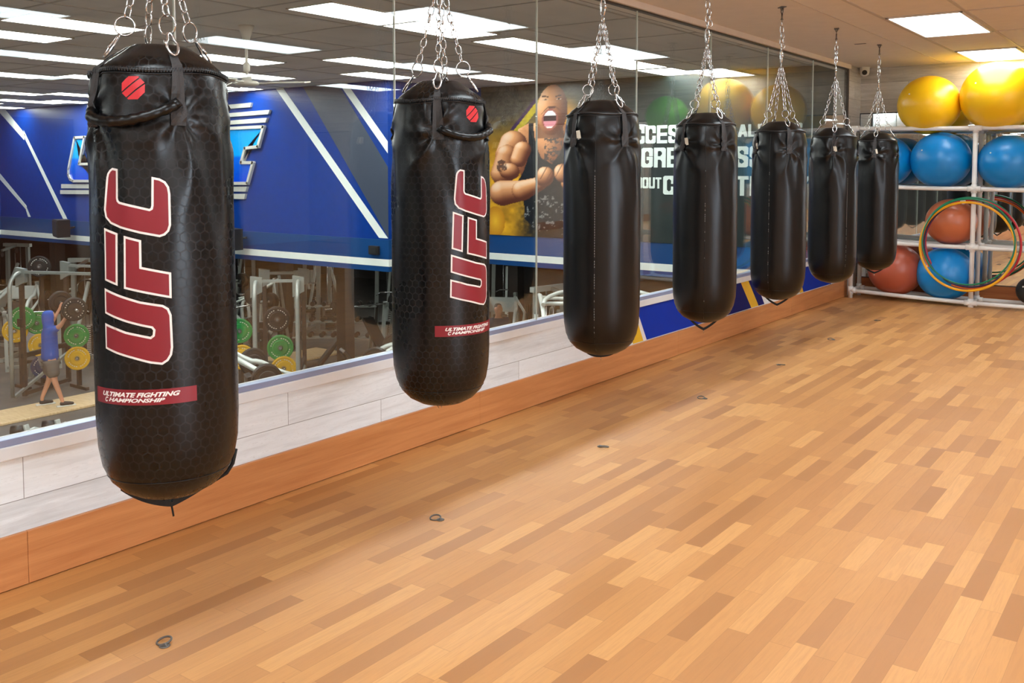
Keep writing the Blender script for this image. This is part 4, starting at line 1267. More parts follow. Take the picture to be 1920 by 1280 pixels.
def small_fixtures():
    t = empty('security_camera', (.075, 11.02, CZ), 0, 'white dome security camera in the corner above the far wall', 'security camera')
    MB().lathe([(0, -.10), (.02, -.098), (.045, -.085), (.052, -.06), (.055, -.01), (.06, 0)], 24, Matrix.Rotation(0, 4, 'X')).build('housing', 'lamp_housing', t)
    MB().disc((.012, -.040, -.062), (.3, -1, -.35), .028, .03, 20).build('lens', 'speaker_black', t)
    t = empty('ceiling_vent', (.62, 8.95, CZ), 0, 'small dark slot in the studio ceiling between the last chains and the panels', 'vent')  # vent slot in the studio ceiling
    MB().box((-.05, -.012, -.004), (.05, .012, .0)).build('slot', 'speaker_black', t)
    MB().box((-.056, -.018, -.002), (.056, .018, 0)).build('rim', 'ceiling_grid', t)

# ------------------------------------------------------------------ gym machines
def plate(loc, axis, r, t, mat, label, group):
    o = empty('bumper_plate', loc, 0, label, 'weight plate', group)
    MB().disc((0, 0, 0), axis, r, t, 36, hole=.026).build('disc', mat, o)
    mb = MB(); mb.disc((0, 0, 0), axis, .055, t * 1.15, 20, hole=.024); mb.build('hub', 'dull_steel', o)
    # raised lettering ring as short pale dashes
    q = Vector(axis).to_track_quat('Z', 'Y').to_matrix(); mb = MB()
    for k in range(26):
        if k % 13 in (0, 6, 12): continue
        a = 2 * PI * k / 26
        for s in (-1, 1):
            c = q @ Vector((r * .72 * math.cos(a), r * .72 * math.sin(a), s * (t * .3 + .001)))
            mb.box((-.008, -.012, -.002), (.008, .012, .002), Matrix.Translation(c) @ q.to_4x4() @ Matrix.Rotation(a, 4, 'Z'))
    mb.build('plate_marking', 'label_white', o)
    return o

def power_rack(loc, rz, label, w=1.3, d=1.3, hgt=2.42, mat='rack_dark'):
    t = empty('power_rack', loc, rz, label, 'power rack', 'power racks')
    for sx in (-1, 1):
        for sy in (-1, 1):
            u = MB().bar((sx * w / 2, sy * d / 2, 0), (sx * w / 2, sy * d / 2, hgt), .075, .075, bev=.006).build('upright', mat, t)
            mb = MB(); mb.prism([(-.10, -.22), (.10, -.12), (.10, .13), (-.10, .16)], Matrix.Translation((sx * w / 2, sy * d / 2 - .045, hgt - .1)) @ Matrix.Rotation(PI / 2, 4, 'X'), -.09)
            mb.build('gusset', 'machine_silver', u)
    for sy in (-1, 1): MB().bar((-w / 2, sy * d / 2, hgt - .03), (w / 2, sy * d / 2, hgt - .03), .07, .05).build('cross_bar', 'machine_silver', t)
    for sx in (-1, 1):
        P = [Vector((sx * w / 2, -d / 2, hgt - .04))] + arc((sx * w / 2, -d / 2 - .02, hgt - .34), .3, PI / 2, PI, 8, (0, 1, 0), (0, 0, 1)) + [Vector((sx * w / 2, -d / 2 - .32, .9)), Vector((sx * w / 2, -d / 2 - .32, .05))]
        MB().tube(P, .038, 10).build('curved_tube', 'machine_silver', t)
        MB().bar((sx * w / 2, -d / 2, .05), (sx * w / 2, d / 2, .05), .07, .07).build('base_rail', mat, t)
        MB().bar((sx * w / 2 * .98, -d / 2 - .3, .05), (sx * w / 2 * .98, d / 2, .62), .05, .05).build('brace', 'machine_silver', t)
        MB().bar((sx * w / 2, -d / 2 - .05, .78), (sx * w / 2, d / 2, .78), .05, .09).build('safety_bar', 'machine_black', t)
        MB().box((sx * w / 2 - .05, -d / 2 - .09, 1.35), (sx * w / 2 + .05, -d / 2 - .03, 1.5)).build('bar_hook', 'machine_black', t)
    mb = MB()
    for sx in (-1, 1):
        for k in range(16): mb.disc((sx * w / 2, -d / 2 - .0385, .35 + k * .12), (0, 1, 0), .011, .004, 10)
    mb.build('adjustment_hole', 'machine_black', t)
    return t

def lever_machine(loc, rz, label):
    t = empty('lever_machine', loc, rz, label, 'weight machine', 'plate-loaded lever machines')
    MB().bar((0, -.7, .05), (0, .8, .05), .09, .08, bev=.005).build('base_rail', 'machine_silver', t)
    MB().bar((-.45, .75, .05), (.45, .75, .05), .08, .08).build('base_rail', 'machine_silver', t)
    MB().bar((-.35, -.6, .05), (.35, -.6, .05), .08, .08).build('base_rail', 'machine_silver', t)
    for s in (-1, 1):
        MB().bar((s * .40, .75, .05), (s * .30, .55, 1.72), .08, .06, bev=.005).build('upright', 'machine_silver', t)
        P = [Vector((s * .38, -.25, .05)), Vector((s * .38, -.22, .75))] + arc((s * .36, .22, .95), .46, PI, PI / 2, 8, (0, 1, 0), (0, 0, 1)) + [Vector((s * .30, .55, 1.62))]
        MB().tube(P, .042, 12).build('curved_tube', 'machine_pale', t)
        P = [Vector((s * .30, .55, 1.62)), Vector((s * .55, .1, 1.35)), Vector((s * .55, -.35, 1.15)), Vector((s * .42, -.5, 1.12))]
        MB().tube(P, .028, 10).build('lever_arm', 'machine_pale', t)
        MB().tube([(s * .42, -.5, 1.12), (s * .22, -.52, 1.12)], .024, 10).build('hand_grip', 'machine_black', t)
        mb = MB()
        for k in range(3): mb.disc((s * (.62 + .045 * k), .12, 1.33), (1, 0, 0), .22, .038, 24, hole=.026)
        mb.build('weight_disc', 'weight_iron', t)
        MB().tube([(s * .5, .12, 1.33), (s * .82, .12, 1.33)], .022, 8).build('weight_peg', 'chrome', t)
    MB().box((-.17, -.45, .48), (.17, -.02, .56), bev=.02).build('seat', 'machine_pad', t)
    MB().box((-.15, -.05, 0), (.15, .05, .75), Matrix.Translation((0, .12, .55)) @ Matrix.Rotation(rad(-14), 4, 'X'), .02).build('back_pad', 'machine_pad', t)
    MB().bar((0, -.2, .06), (0, -.2, .48), .07, .07).build('seat_post', 'machine_silver', t)
    MB().box((-.30, .50, 1.30), (.30, .53, 1.62), bev=.01).build('shroud', 'machine_pale', t)
    return t

def cable_machine(loc, rz, label, hgt=2.3):
    t = empty('cable_machine', loc, rz, label, 'cable machine', 'cable machines')
    for s in (-1, 1): MB().bar((s * .38, 0, 0), (s * .34, 0, hgt), .08, .10, bev=.006).build('upright', 'machine_silver', t)
    MB().bar((-.45, 0, hgt), (.45, 0, hgt), .10, .09).build('top_bar', 'machine_pale', t)
    MB().bar((-.5, .0, .04), (.5, .0, .04), .09, .08).build('base_rail', 'machine_silver', t)
    MB().bar((0, -1.0, .04), (0, .1, .04), .09, .08).build('base_rail', 'machine_silver', t)
    MB().bar((0, -1.0, .04), (0, .0, hgt * .78), .06, .06).build('brace', 'machine_pale', t)
    mb = MB()
    for k in range(14): mb.box((-.13, -.06, .12 + .048 * k), (.13, .06, .16 + .048 * k))
    ws = mb.build('weight_stack', 'weight_iron', t)
    mb = MB()
    for k in range(14): mb.box((-.05, -.064, .128 + .048 * k), (.05, -.0605, .152 + .048 * k))
    mb.build('stack_labels', 'label_white', ws)
    for x in (-.09, .09): MB().tube([(x, 0, .1), (x, 0, hgt)], .012, 8).build('guide_rod', 'chrome', t)
    MB().disc((0, -.05, hgt - .16), (1, 0, 0), .07, .03, 20).build('pulley', 'machine_black', t)
    MB().disc((0, -.55, hgt * .9), (1, 0, 0), .06, .03, 20).build('pulley', 'machine_black', t)
    MB().tube([(0, 0, .8), (0, -.02, hgt - .1), (0, -.55, hgt * .93), (0, -.6, 1.25)], .005, 6).build('cable', 'machine_black', t)
    MB().tube([(-.28, -.6, 1.18), (-.16, -.6, 1.25), (.16, -.6, 1.25), (.28, -.6, 1.18)], .016, 8).build('pull_bar', 'chrome', t)
    MB().bar((0, -.55, hgt * .95), (0, 0, hgt), .06, .06).build('head_arm', 'machine_silver', t)
    MB().box((-.19, -.85, .46), (.19, -.5, .54), bev=.02).build('seat', 'machine_pad', t)
    MB().bar((0, -.68, .05), (0, -.68, .46), .06, .06).build('seat_post', 'machine_silver', t)
    return t

def incline_bench(loc, rz, label, rackbar=True):
    t = empty('weight_bench', loc, rz, label, 'bench', 'benches with barbells')
    MB().bar((0, -.65, .06), (0, .65, .06), .07, .07).build('base_rail', 'machine_silver', t)
    MB().box((-.14, -.70, .42), (.14, -.28, .49), bev=.02).build('seat', 'machine_pad', t)
    MB().box((-.14, -.04, 0), (.14, .04, .85), Matrix.Translation((0, -.18, .46)) @ Matrix.Rotation(rad(-48), 4, 'X'), .02).build('back_pad', 'machine_pad', t)
    MB().bar((0, -.45, .06), (0, -.45, .42), .06, .06).build('seat_post', 'machine_silver', t)
    MB().bar((0, .45, .06), (0, .25, .85), .06, .06).build('back_post', 'machine_silver', t)
    for s in (-1, 1):
        MB().bar((s * .52, .72, 0), (s * .52, .55, 1.35), .07, .06).build('upright', 'machine_pale', t)
        mb = MB(); mb.box((s * .52 - .04, .44, 1.24), (s * .52 + .04, .54, 1.28)); mb.box((s * .52 - .04, .44, 1.24), (s * .52 + .04, .46, 1.34)); mb.build('bar_hook', 'machine_silver', t)
    MB().bar((-.52, .70, .1), (.52, .70, .1), .07, .06).build('cross_bar', 'machine_silver', t)
    if rackbar:
        o = barbell(Vector(loc) + Matrix.Rotation(rz, 3, 'Z') @ Vector((0, .49, 1.31)), rz, 'barbell on ' + ('the bench seen through the dark posts' if 'posts' in label else 'the middle bench' if 'middle' in label else 'the bench left of the second bag' if 'second' in label else 'the bench behind the hooded person'))
    return t

def barbell(loc, rz, label, discs=4, r=.20, tilt=0.0, half=1.05, inner=.66):
    t = empty('barbell', loc, rz, label, 'barbell', 'barbells')
    MB().tube([(-half, 0, 0), (half, 0, 0)], .015, 10).build('bar', 'chrome', t)
    for s in (-1, 1):
        mb = MB()
        for k in range(discs): mb.disc((s * (inner + .03 + .045 * k), 0, 0), (1, 0, 0), r if k < 3 else r * .8, .038, 28, hole=.02)
        mb.build('weight_disc', 'weight_iron', t)
        MB().tube([(s * (inner + .0), 0, 0), (s * half, 0, 0)], .024, 10).build('sleeve', 'chrome', t)
    return t

def leg_press(loc, rz, label):
    t = empty('leg_press', loc, rz, label, 'leg press', 'leg press sleds')
    for s in (-1, 1):
        MB().bar((s * .3, -.9, .08), (s * .3, .9, .08), .07, .07).build('base_rail', 'machine_silver', t)
        MB().bar((s * .26, -.3, .25), (s * .26, .9, 1.42), .06, .08).build('slide_rail', 'machine_pale', t)
        MB().bar((s * .3, .85, .08), (s * .28, .85, 1.40), .08, .07).build('upright', 'machine_silver', t)
        mb = MB()
        for k in range(4): mb.disc((s * (.42 + .045 * k), .38, 1.02), (1, 0, 0), .22, .038, 26, hole=.026)
        mb.build('weight_disc', 'weight_iron', t)
    MB().box((-.36, -.02, -.26), (.36, .02, .26), Matrix.Translation((0, .18, 1.12)) @ Matrix.Rotation(rad(28), 4, 'X'), .012).build('foot_plate', 'machine_pale', t)
    MB().box((-.2, -.75, .3), (.2, -.3, .38), bev=.02).build('seat', 'machine_pad', t)
    MB().box((-.2, -.04, 0), (.2, .04, .7), Matrix.Translation((0, -.75, .35)) @ Matrix.Rotation(rad(38), 4, 'X'), .02).build('back_pad', 'machine_pad', t)
    return t

def cross_trainer(loc, rz, label):
    t = empty('cross_trainer', loc, rz, label, 'cross trainer', 'cross trainers under the mural')
    MB().box((-.25, -.4, .05), (.25, .75, .35), bev=.05).build('housing', 'machine_black', t)
    MB().disc((0, .35, .5), (1, 0, 0), .3, .3, 30).build('flywheel_cover', 'machine_silver', t)
    MB().bar((0, .1, .3), (0, -.15, 1.45), .09, .09).build('mast', 'machine_silver', t)
    MB().box((-.2, -.06, 0), (.2, .0, .26), Matrix.Translation((0, -.15, 1.42)) @ Matrix.Rotation(rad(15), 4, 'X'), .02).build('console', 'machine_pale', t)
    for s in (-1, 1):
        P = [Vector((s * .28, .30, .50)), Vector((s * .33, .0, 1.0)), Vector((s * .34, -.25, 1.5)), Vector((s * .26, -.45, 1.72)), Vector((s * .16, -.62, 1.78))]
        MB().tube(P, .024, 10).build('moving_handle', 'machine_pale', t)
        MB().bar((s * .2, -.95, .22), (s * .24, .35, .30), .06, .05).build('pedal_arm', 'machine_silver', t)
        MB().box((s * .2 - .08, -.85, .25), (s * .2 + .08, -.45, .29), bev=.01).build('pedal', 'machine_black', t)
    return t

def arch_frame(loc, rz, label):
    t = empty('training_frame', loc, rz, label, 'training frame', 'tall frames with curved white tubes')
    for s in (-1, 1):
        P = [Vector((s * .9, -.4, 0)), Vector((s * .9, -.4, 1.9))] + arc((s * .9, .1, 1.9), .5, PI, PI / 2, 7, (0, 1, 0), (0, 0, 1)) + arc((s * .9, .3, 1.75), .72, PI / 2, .5, 5, (0, 1, 0), (0, 0, 1))
        MB().tube(P, .035, 10).build('curved_tube', 'machine_pale', t)
        MB().tube([(s * .9, .93, 2.1), (s * .9, 1.0, 0)], .035, 10).build('upright', 'machine_pale', t)
        P = [Vector((s * .9 * math.cos(a), -.2 + .6 * math.sin(a), 2.40 + .16 * math.sin(a))) for a in [PI * k / 12 for k in range(13)]]
        if s > 0: MB().tube(P, .032, 10).build('top_arch', 'machine_pale', t)
    MB().tube([(-.9, .05, 2.38), (.9, .05, 2.38)], .032, 10).build('pull_bar', 'machine_pale', t)
    MB().tube([(-.9, .6, 2.4), (.9, -.1, 2.38)], .03, 10).build('cross_tube', 'machine_pale', t)
    return t

def dumbbell_rack(loc, rz, label):
    t = empty('dumbbell_rack', loc, rz, label, 'dumbbell rack')
    for s in (-1, 1):
        MB().bar((s * 1.0, -.25, 0), (s * 1.0, .2, 1.1), .06, .06).build('upright', 'rack_dark', t)
        MB().bar((s * 1.0, -.3, .03), (s * 1.0, .35, .03), .06, .06).build('foot', 'rack_dark', t)
    spots = []
    for k in range(3):
        y, z = -.15 + .14 * k, .32 + .36 * k
        MB().box((-1.0, y - .14, z - .02), (1.0, y + .14, z)).build('shelf', 'machine_silver', t)
        for i in range(7): spots.append((-.84 + .28 * i, y, z + .062, k, i))
    R = Matrix.Rotation(rz, 3, 'Z')
    first = None
    rown = ['bottom', 'middle', 'top']
    for x, y, z, k, i in spots:
        p = Vector(loc) + R @ Vector((x, y, z))
        if first is None:
            d = empty('dumbbell', p, rz)
            MB().tube([(0, -.08, 0), (0, .08, 0)], .016, 8).build('handle', 'chrome', d)
            for s in (-1, 1): MB().disc((0, s * .105, 0), (0, 1, 0), .06, .06, 16).build('weight_head', 'weight_iron', d)
            first = d
        else:
            d = copy_tree(first); d.location = p
        tag(d, 'black dumbbell on the %s shelf of the dumbbell rack' % rown[k], 'dumbbell', 'dumbbells on the %s shelf' % rown[k])

def support_pillar(loc, label):
    t = empty('support_pillar', loc, 0, label, 'pillar', 'dark pillars under the gallery')
    MB().bar((0, 0, 0), (0, 0, 2.735), .26, .26, bev=.01).build('shaft', 'rack_dark', t)
    MB().box((-.16, -.16, 0), (.16, .16, .12)).build('plinth', 'machine_black', t)

# ------------------------------------------------------------------ people
def skin_mesh(name, joints, edges, mat, parent, levels=1, root=0):
    me = bpy.data.meshes.new(name)
    me.from_pydata([Vector(j[0]) for j in joints], edges, [])
    me.materials.append(M[mat])
    o = bpy.data.objects.new(name, me); COL.objects.link(o); o.parent = parent
    sk = o.modifiers.new('skin', 'SKIN'); sk.use_smooth_shade = True
    if not me.skin_vertices: pass
    bm = bmesh.new(); bm.from_mesh(me)
    lay = bm.verts.layers.skin.verify(); bm.verts.ensure_lookup_table()
    for i, j in enumerate(joints):
        r = j[1]; bm.verts[i][lay].radius = r if isinstance(r, tuple) else (r, r)
        bm.verts[i][lay].use_root = (i == root)
    bm.to_mesh(me); bm.free()
    if levels:
        s = o.modifiers.new('subsurf', 'SUBSURF'); s.levels = levels; s.render_levels = levels
    return o

def person(loc, rz, label, pose):
    """x = right, y = forward, z = up, feet on the floor"""
    t = empty('person', loc, rz, label, 'person')
    if pose == 'press':
        eL, eR, hL, hR = (-.34, .13, 1.52), (.34, .13, 1.52), (-.37, .26, 1.74), (.37, .26, 1.74)
        fl, fr = (-.17, -.12, .08), (.17, .16, .08)
    else:
        eL, eR, hL, hR = (-.30, -.02, 1.10), (.30, .0, 1.10), (-.28, .16, .92), (.28, .18, .92)
        fl, fr = (-.12, -.10, .08), (.12, .12, .08)
    J = [((0, 0, .95), (.15, .11)), ((0, 0, 1.15), (.135, .10)), ((0, .01, 1.36), (.165, .11)), ((0, 0, 1.47), (.07, .07)), ((0, .01, 1.53), (.052, .055)), ((0, .02, 1.62), (.072, .088)), ((0, .025, 1.70), (.072, .09)), ((0, .02, 1.755), (.045, .055)),
         ((-.18, 0, 1.41), .062), (eL, .042), (hL, .026), ((.18, 0, 1.41), .062), (eR, .042), (hR, .026),
         ((-.10, 0, .88), .095), ((fl[0] * .95, .02, .50), .058), ((fl[0], fl[1] - .01, .12), .036), ((.10, 0, .88), .095), ((fr[0] * .95, .03, .50), .058), ((fr[0], fr[1] - .01, .12), .036),
         ((fl[0], fl[1] + .0, .05), .036), ((fl[0] * 1.1, fl[1] + .15, .03), .028), ((fr[0], fr[1] + .0, .05), .036), ((fr[0] * 1.1, fr[1] + .15, .03), .028),
         ((0, .115, 1.635), .014), ((-.085, .02, 1.635), .014), ((.085, .02, 1.635), .014)]
    E_ = [(0, 1), (1, 2), (2, 3), (3, 4), (4, 5), (5, 6), (6, 7), (2, 8), (8, 9), (9, 10), (2, 11), (11, 12), (12, 13), (0, 14), (14, 15), (15, 16), (0, 17), (17, 18), (18, 19), (16, 20), (20, 21), (19, 22), (22, 23), (5, 24), (5, 25), (5, 26)]
    # palms and fingers grow from the wrists
    for wrist, s in ((10, -1), (13, 1)):
        h = Vector(J[wrist][0]); up = Vector((0, .3, 1)).normalized() if pose == 'press' else Vector((0, .75, -.65)).normalized()
        p = h + up * .05
        J.append((tuple(p), (.036, .020))); pi = len(J) - 1; E_.append((wrist, pi))
        for f in range(4):
            b = p + up * .045 + Vector((s * (-.026 + .018 * f), 0, 0))
            L = (.030, .036, .034, .026)[f]
            curl = Vector((0, .8, .2)) if pose == 'press' else Vector((0, .2, -.8))
            k1 = b + up * .01 + curl * L * .6; k2 = k1 + (curl * .4 - up) .normalized() * L
            n = len(J); J.append((tuple(b), .0095)); J.append((tuple(k1), .009)); J.append((tuple(k2), .008)); E_ += [(pi, n), (n, n + 1), (n + 1, n + 2)]
        th = p + Vector((-s * .036, .01, -.005)); n = len(J)
        J.append((tuple(th), .011)); J.append((tuple(th + Vector((0, .03, .02))), .009)); E_ += [(pi, n), (n, n + 1)]
    body = skin_mesh('body', J, E_, 'skin', t, 1)
    top = 'hoodie_blue' if pose == 'press' else 'shirt_navy'
    def lerp(a, b, k): return tuple(Vector(a).lerp(Vector(b), k))
    T = [((0, 0, .80), (.215, .18)), ((0, 0, .98), (.20, .16)), ((0, 0, 1.16), (.20, .155)), ((0, .01, 1.36), (.225, .16)), ((0, 0, 1.46), (.12, .11)),
         ((-.19, 0, 1.41), .085), (lerp((-.19, 0, 1.41), eL, .75), .062), ((.19, 0, 1.41), .085), (lerp((.19, 0, 1.41), eR, .75), .062)]
    ET = [(0, 1), (1, 2), (2, 3), (3, 4), (3, 5), (5, 6), (3, 7), (7, 8)]
    if pose == 'press':
        T += [((0, -.02, 1.54), (.10, .11)), ((0, -.01, 1.64), (.125, .125)), ((0, -.015, 1.72), (.115, .115)), ((0, -.02, 1.775), (.07, .075))]; ET += [(4, 9), (9, 10), (10, 11), (11, 12)]
    skin_mesh('hoodie' if pose == 'press' else 'shirt', T, ET, top, t, 1)
    if pose != 'press':
        skin_mesh('hair', [((0, .0, 1.66), (.085, .095)), ((0, .005, 1.72), (.083, .098)), ((0, .01, 1.765), (.05, .06))], [(0, 1), (1, 2)], 'hair_dark', t, 1)
    S_ = [((0, 0, .98), (.18, .14)), ((-.11, 0, .80), .135), (lerp((-.11, 0, .82), (fl[0] * .95, .02, .50), .9), .120), ((.11, 0, .80), .135), (lerp((.11, 0, .82), (fr[0] * .95, .03, .50), .9), .120)]
    skin_mesh('shorts', S_, [(0, 1), (1, 2), (0, 3), (3, 4)], 'shorts_grey', t, 1)
    for f in (fl, fr):
        s = skin_mesh('shoe', [((f[0], f[1] - .06, .055), (.048, .05)), ((f[0], f[1] + .03, .055), (.05, .045)), ((f[0] * 1.08, f[1] + .15, .045), (.045, .032)), ((f[0] * 1.1, f[1] + .19, .04), (.03, .025))], [(0, 1), (1, 2), (2, 3)], 'shoe_black', t, 1)
        MB().box((f[0] - .048, f[1] - .11, .0), (f[0] + .048, f[1] + .22, .022), bev=.01).build('sole', 'shoe_sole', s)
    return t

def gym_equipment():
    G = GZ
    # lifting platform under the first rack
    o = box_obj('lifting_platform', (-14.15, 5.5, G), (-13.2, 15.5, G + .045), 'platform_wood', bev=.01)
    tag(o, 'long pale wooden platform strip under the person in blue', 'platform')
    Z = G + .045
    power_rack((-14.25, 9.75, Z), rad(24), 'tall silver and dark rack around the person lifting overhead', w=1.9, d=1.25)
    power_rack((-10.25, 11.2, Z), rad(45), 'tall dark rack with silver heads right of the first bag', w=.72, d=1.3)
    person((-13.70, 8.70, Z), math.atan2(.957, .288) - PI / 2, 'person in a blue hooded top and grey shorts pressing a barbell overhead', 'press')
    face = math.atan2(.957, .288) - PI / 2
    c = Vector((-13.70, 8.70, Z)) + Matrix.Rotation(face, 3, 'Z') @ Vector((0, .315, 1.83))
    t = empty('barbell', c, face, 'barbell with two big black plates held overhead by the person in blue', 'barbell', 'barbells')
    MB().tube([(-.84, 0, 0), (.84, 0, 0)], .015, 10).build('bar', 'chrome', t)
    for s in (-1, 1):
        mb = MB(); mb.disc((s * .56, 0, 0), (1, 0, 0), .215, .07, 36, hole=.02); d = mb.build('weight_disc', 'plate_black', t)
        mb = MB()
        for k in range(22):
            if k % 11 in (0, 5, 6): continue
            a = 2 * PI * k / 22
            mb.box((-.002, -.010, -.006), (.002, .010, .006), Matrix.Translation((s * .56 + s * .024, .155 * math.cos(a), .155 * math.sin(a))) @ Matrix.Rotation(a, 4, 'X'))
        mb.build('plate_marking', 'label_white', d)
        MB().tube([(s * .52, 0, 0), (s * .84, 0, 0)], .024, 10).build('sleeve', 'chrome', t)
    g = 'coloured plates stored around the first rack'
    PX = (-.78, .62, 0)
    for loc, m, r, lab in (
        ((-15.58, 9.14, -1.513), 'plate_green', .235, 'green plate at the left edge above the yellow one'),
        ((-15.71, 9.05, -1.765), 'plate_yellow', .235, 'yellow plate at the left edge of the window'),
        ((-15.54, 9.41, -1.64), 'plate_green', .225, 'green plate directly left of the hooded head'),
        ((-15.5, 9.45, -2.086), 'plate_yellow', .235, 'yellow plate left of the blue hooded back'),
        ((-15.47, 9.47, -2.522), 'plate_blue', .235, 'dark blue plate low beside the grey shorts'),
        ((-14.72, 9.77, -1.86), 'plate_green', .235, 'green plate right of the hooded back'),
        ((-14.71, 9.77, -2.312), 'plate_yellow', .235, 'yellow plate right of the grey shorts'),
        ((-11.36, 11.12, -1.61), 'plate_green', .235, 'green plate touching the right outline of the first bag'),
        ((-11.34, 11.14, -2.11), 'plate_yellow', .235, 'yellow plate touching the right outline of the first bag'),
        ((-10.51, 11.38, -1.873), 'plate_green', .24, 'green plate behind the low curved tube'),
        ((-10.46, 11.41, -2.266), 'plate_yellow', .235, 'yellow plate cut by the sill behind the low curved tube'),
        ((-17.28, 10.37, -0.688), 'plate_black', .235, 'black plate high on a post at the left'),
        ((-10.55, 11.35, -1.342), 'plate_black', .24, 'black plate with pale dashes between the dark rack posts')):
        plate(loc, PX, r, .06, m, lab, g)
    ax = Vector(PX)
    for pts, lab in ((((-15.58, 9.14, -1.513), (-15.71, 9.05, -1.765)), 'thin dark plate stand at the left edge of the window'), (((-15.54, 9.41, -1.64), (-15.5, 9.45, -2.086), (-15.47, 9.47, -2.522)), 'thin dark plate stand left of the person in blue'),
                     (((-14.72, 9.77, -1.86), (-14.71, 9.77, -2.312)), 'thin dark plate stand between the person in blue and the first bag'), (((-11.36, 11.12, -1.61), (-11.34, 11.14, -2.11)), 'thin dark plate stand at the right outline of the first bag'),
                     (((-10.51, 11.38, -1.873), (-10.46, 11.41, -2.266), (-10.55, 11.35, -1.342)), 'thin dark plate stand between the dark rack posts'), (((-17.28, 10.37, -0.688),), 'thin dark plate stand carrying the high black plate')):
        c = sum((Vector(q) for q in pts), Vector()) / len(pts) + ax * .14
        t = empty('plate_stand', (c.x, c.y, G), 0, lab, 'plate stand', 'plate stands')
        top = max(q[2] for q in pts) - G + .1; o_ = Vector((c.x, c.y, G))
        MB().bar((0, 0, 0), (0, 0, top), .07, .07).build('post', 'rack_dark', t)
        MB().bar((-.3, 0, .03), (.3, 0, .03), .07, .06).build('foot', 'rack_dark', t)
        for q in pts:
            d = Vector(q) - o_
            MB().tube([(0, 0, d.z), Vector((d.x, d.y, d.z)), Vector((d.x, d.y, d.z)) - ax * .10], .024, 10).build('peg', 'chrome', t)
    for loc, lab in (((-11.65, 7.19, -2.62), 'small white padded machine foot at the bottom left corner of the window, left one'), ((-11.55, 7.64, -2.618), 'small white padded machine foot above the sill left of the first bag')):
        t = empty('leg_roller', (loc[0], loc[1], G), rad(50), lab, 'leg roller', 'white machine feet above the sill')
        MB().tube([(-.18, 0, .27), (.0, 0, .27)], .085, 18).build('foam_roller', 'machine_pad', t)
        MB().bar((.03, 0, .36), (.12, -.05, 0), .09, .05, bev=.01).build('bracket', 'machine_pale', t)
        MB().tube([(.05, 0, .25), (.14, .08, .27), (.24, .2, .20), (.30, .26, .0)], .03, 10).build('curved_tube', 'machine_pale', t)
    K = [
     ('lever', 150, 'silver lever machine with a low curved tube right of the first bag'),
     ('lever', -60, 'silver lever machine with tall curved tube left of the second bag'),
     ('lever', 40, 'silver lever machine behind the plates at the left edge'),
     ('lever', -30, 'silver lever machine far behind the overhead barbell'),
     ('lever', 20, 'silver lever machine beside the right outline of the first bag'),
     ('lever', -50, 'silver lever machine seen between the two dark rack posts'),
     ('lever', 110, 'silver lever machine cut off by the left outline of the second bag'),
     ('lever', 30, 'silver lever machine right of the person in navy'),
     ('lever', -40, 'silver lever machine touching the left outline of the third bag'),
     ('cable', 35, 'cable machine with a pale labelled stack above the barbell'),
     ('cable', 20, 'tall cable machine far back at the left edge'),
     ('cable', 35, 'tall cable machine far back beside the first bag'),
     ('cable', 30, 'tall cable machine far back right of the dark posts'),
     ('cable', 200, 'cable machine back to back with its taller neighbour'),
     ('cable', 35, 'tall cable machine in front of the rear wall left of the second bag'),
     ('cable', 35, 'tall cable machine far back behind the person in navy'),
     ('bench', 60, 'bench behind the hooded person'),
     ('bench', 100, 'bench with barbell in the middle of the gap between the two lettered bags'),
     ('bench', 75, 'bench with barbell left of the second bag'),
     ('bench', 120, 'bench seen far back through the dark rack posts'),
     ('press', 140, 'leg press sled with pale foot plate left of the second bag'),
     ('press', -30, 'leg press sled with white panel beside the left outline of the second bag'),
     ('press', 60, 'leg press sled in the far middle of the hall'),
     ('press', 100, 'leg press sled at the left edge far back'),
     ('cross', 20, 'cross trainer behind the third bag'),
     ('cable', 60, 'tall cable machine left of the second window joint'),
     ('cable', 80, 'tall cable machine right of the second window joint'),
     ('arch', 40, 'tall frame with curved white tubes below the mural lettering, left one'),
     ('arch', 10, 'tall frame with curved white tubes below the mural lettering, right one'),
     ('cross', 30, 'cross trainer partly behind the right outline of the third bag'),
     ('drack', 35, 'dark dumbbell rack with silver shelves in the middle of the hall'),
    ]
    fn = dict(lever=lever_machine, cable=cable_machine, bench=incline_bench, press=leg_press, arch=arch_frame, cross=cross_trainer, drack=dumbbell_rack)
    SP = [(-8.2, 9.22), (-7.76, 11.17), (-19.06, 10.64), (-20.68, 13.21), (-15.63, 12.92), (-15.75, 14.94), (-12.01, 17.02), (-8.72, 15.74), (-7.26, 17.33), (-17.47, 11.59), (-23.26, 12.8), (-19.14, 17.16), (-16.94, 18.06), (-15.47, 17.21), (-13.84, 17.81), (-11.71, 20.05), (-16.65, 9.82), (-13.63, 13.57), (-11.49, 14.94), (-17.49, 16.12), (-11.82, 12.47), (-9.49, 13.55), (-18.59, 18.94), (-20.99, 11.22), (-6.75, 15.45), (-7.65, 13.22), (-6.01, 13.67), (-3.96, 12.02), (-2.86, 14.49), (-4.86, 15.62), (-13.79, 15.81)]
    for (k, rz, lab), (x, y) in zip(K, SP):
        fn[k]((x, y, G), rad(rz), lab)
    person((-7.85, 14.58, G), rad(-120), 'person in a navy shirt and grey shorts standing right of the second bag', 'stand')
    for (x, y), lab in zip([(-19.42, 11.9), (-10.78, 13.29), (-16.07, 16.23), (-9.15, 16.97)], ('dark pillar behind the cable stack above the overhead barbell', 'dark pillar left of the second bag under the fascia', 'dark pillar between the dark rack posts', 'dark pillar behind the machines right of the second bag')):
        support_pillar((x, y, G), lab)

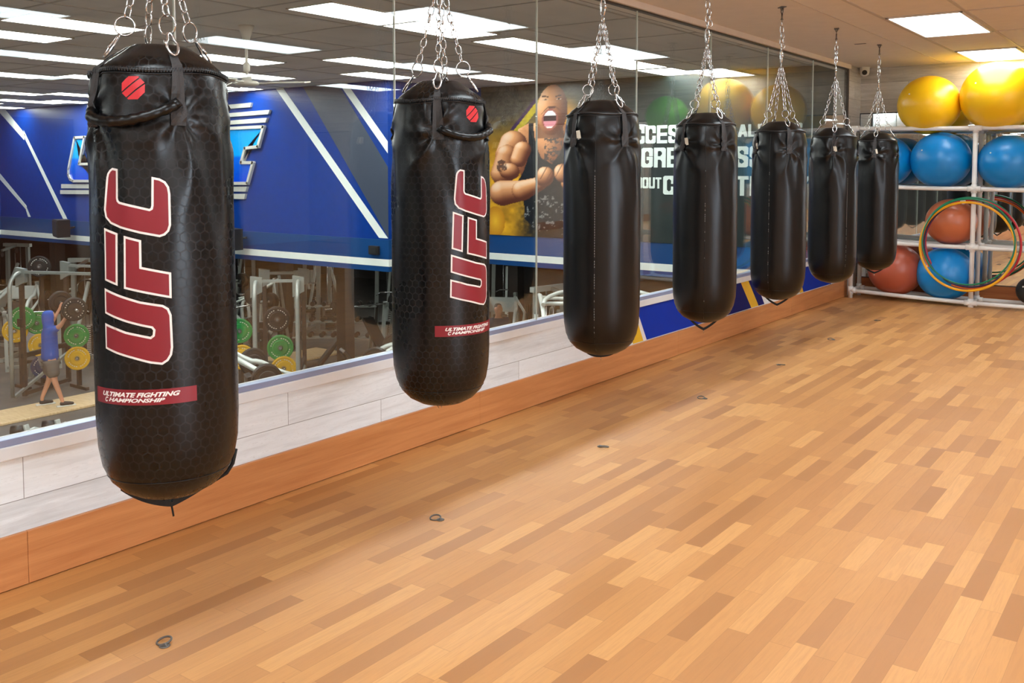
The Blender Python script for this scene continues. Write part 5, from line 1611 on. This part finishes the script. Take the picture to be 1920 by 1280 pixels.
# ------------------------------------------------------------------ build everything
studio()
studio_lights()
gym_shell()
gym_lights()
gym_fan()
mural()
bags()
ball_rack()
balls()
small_fixtures()
gym_equipment()
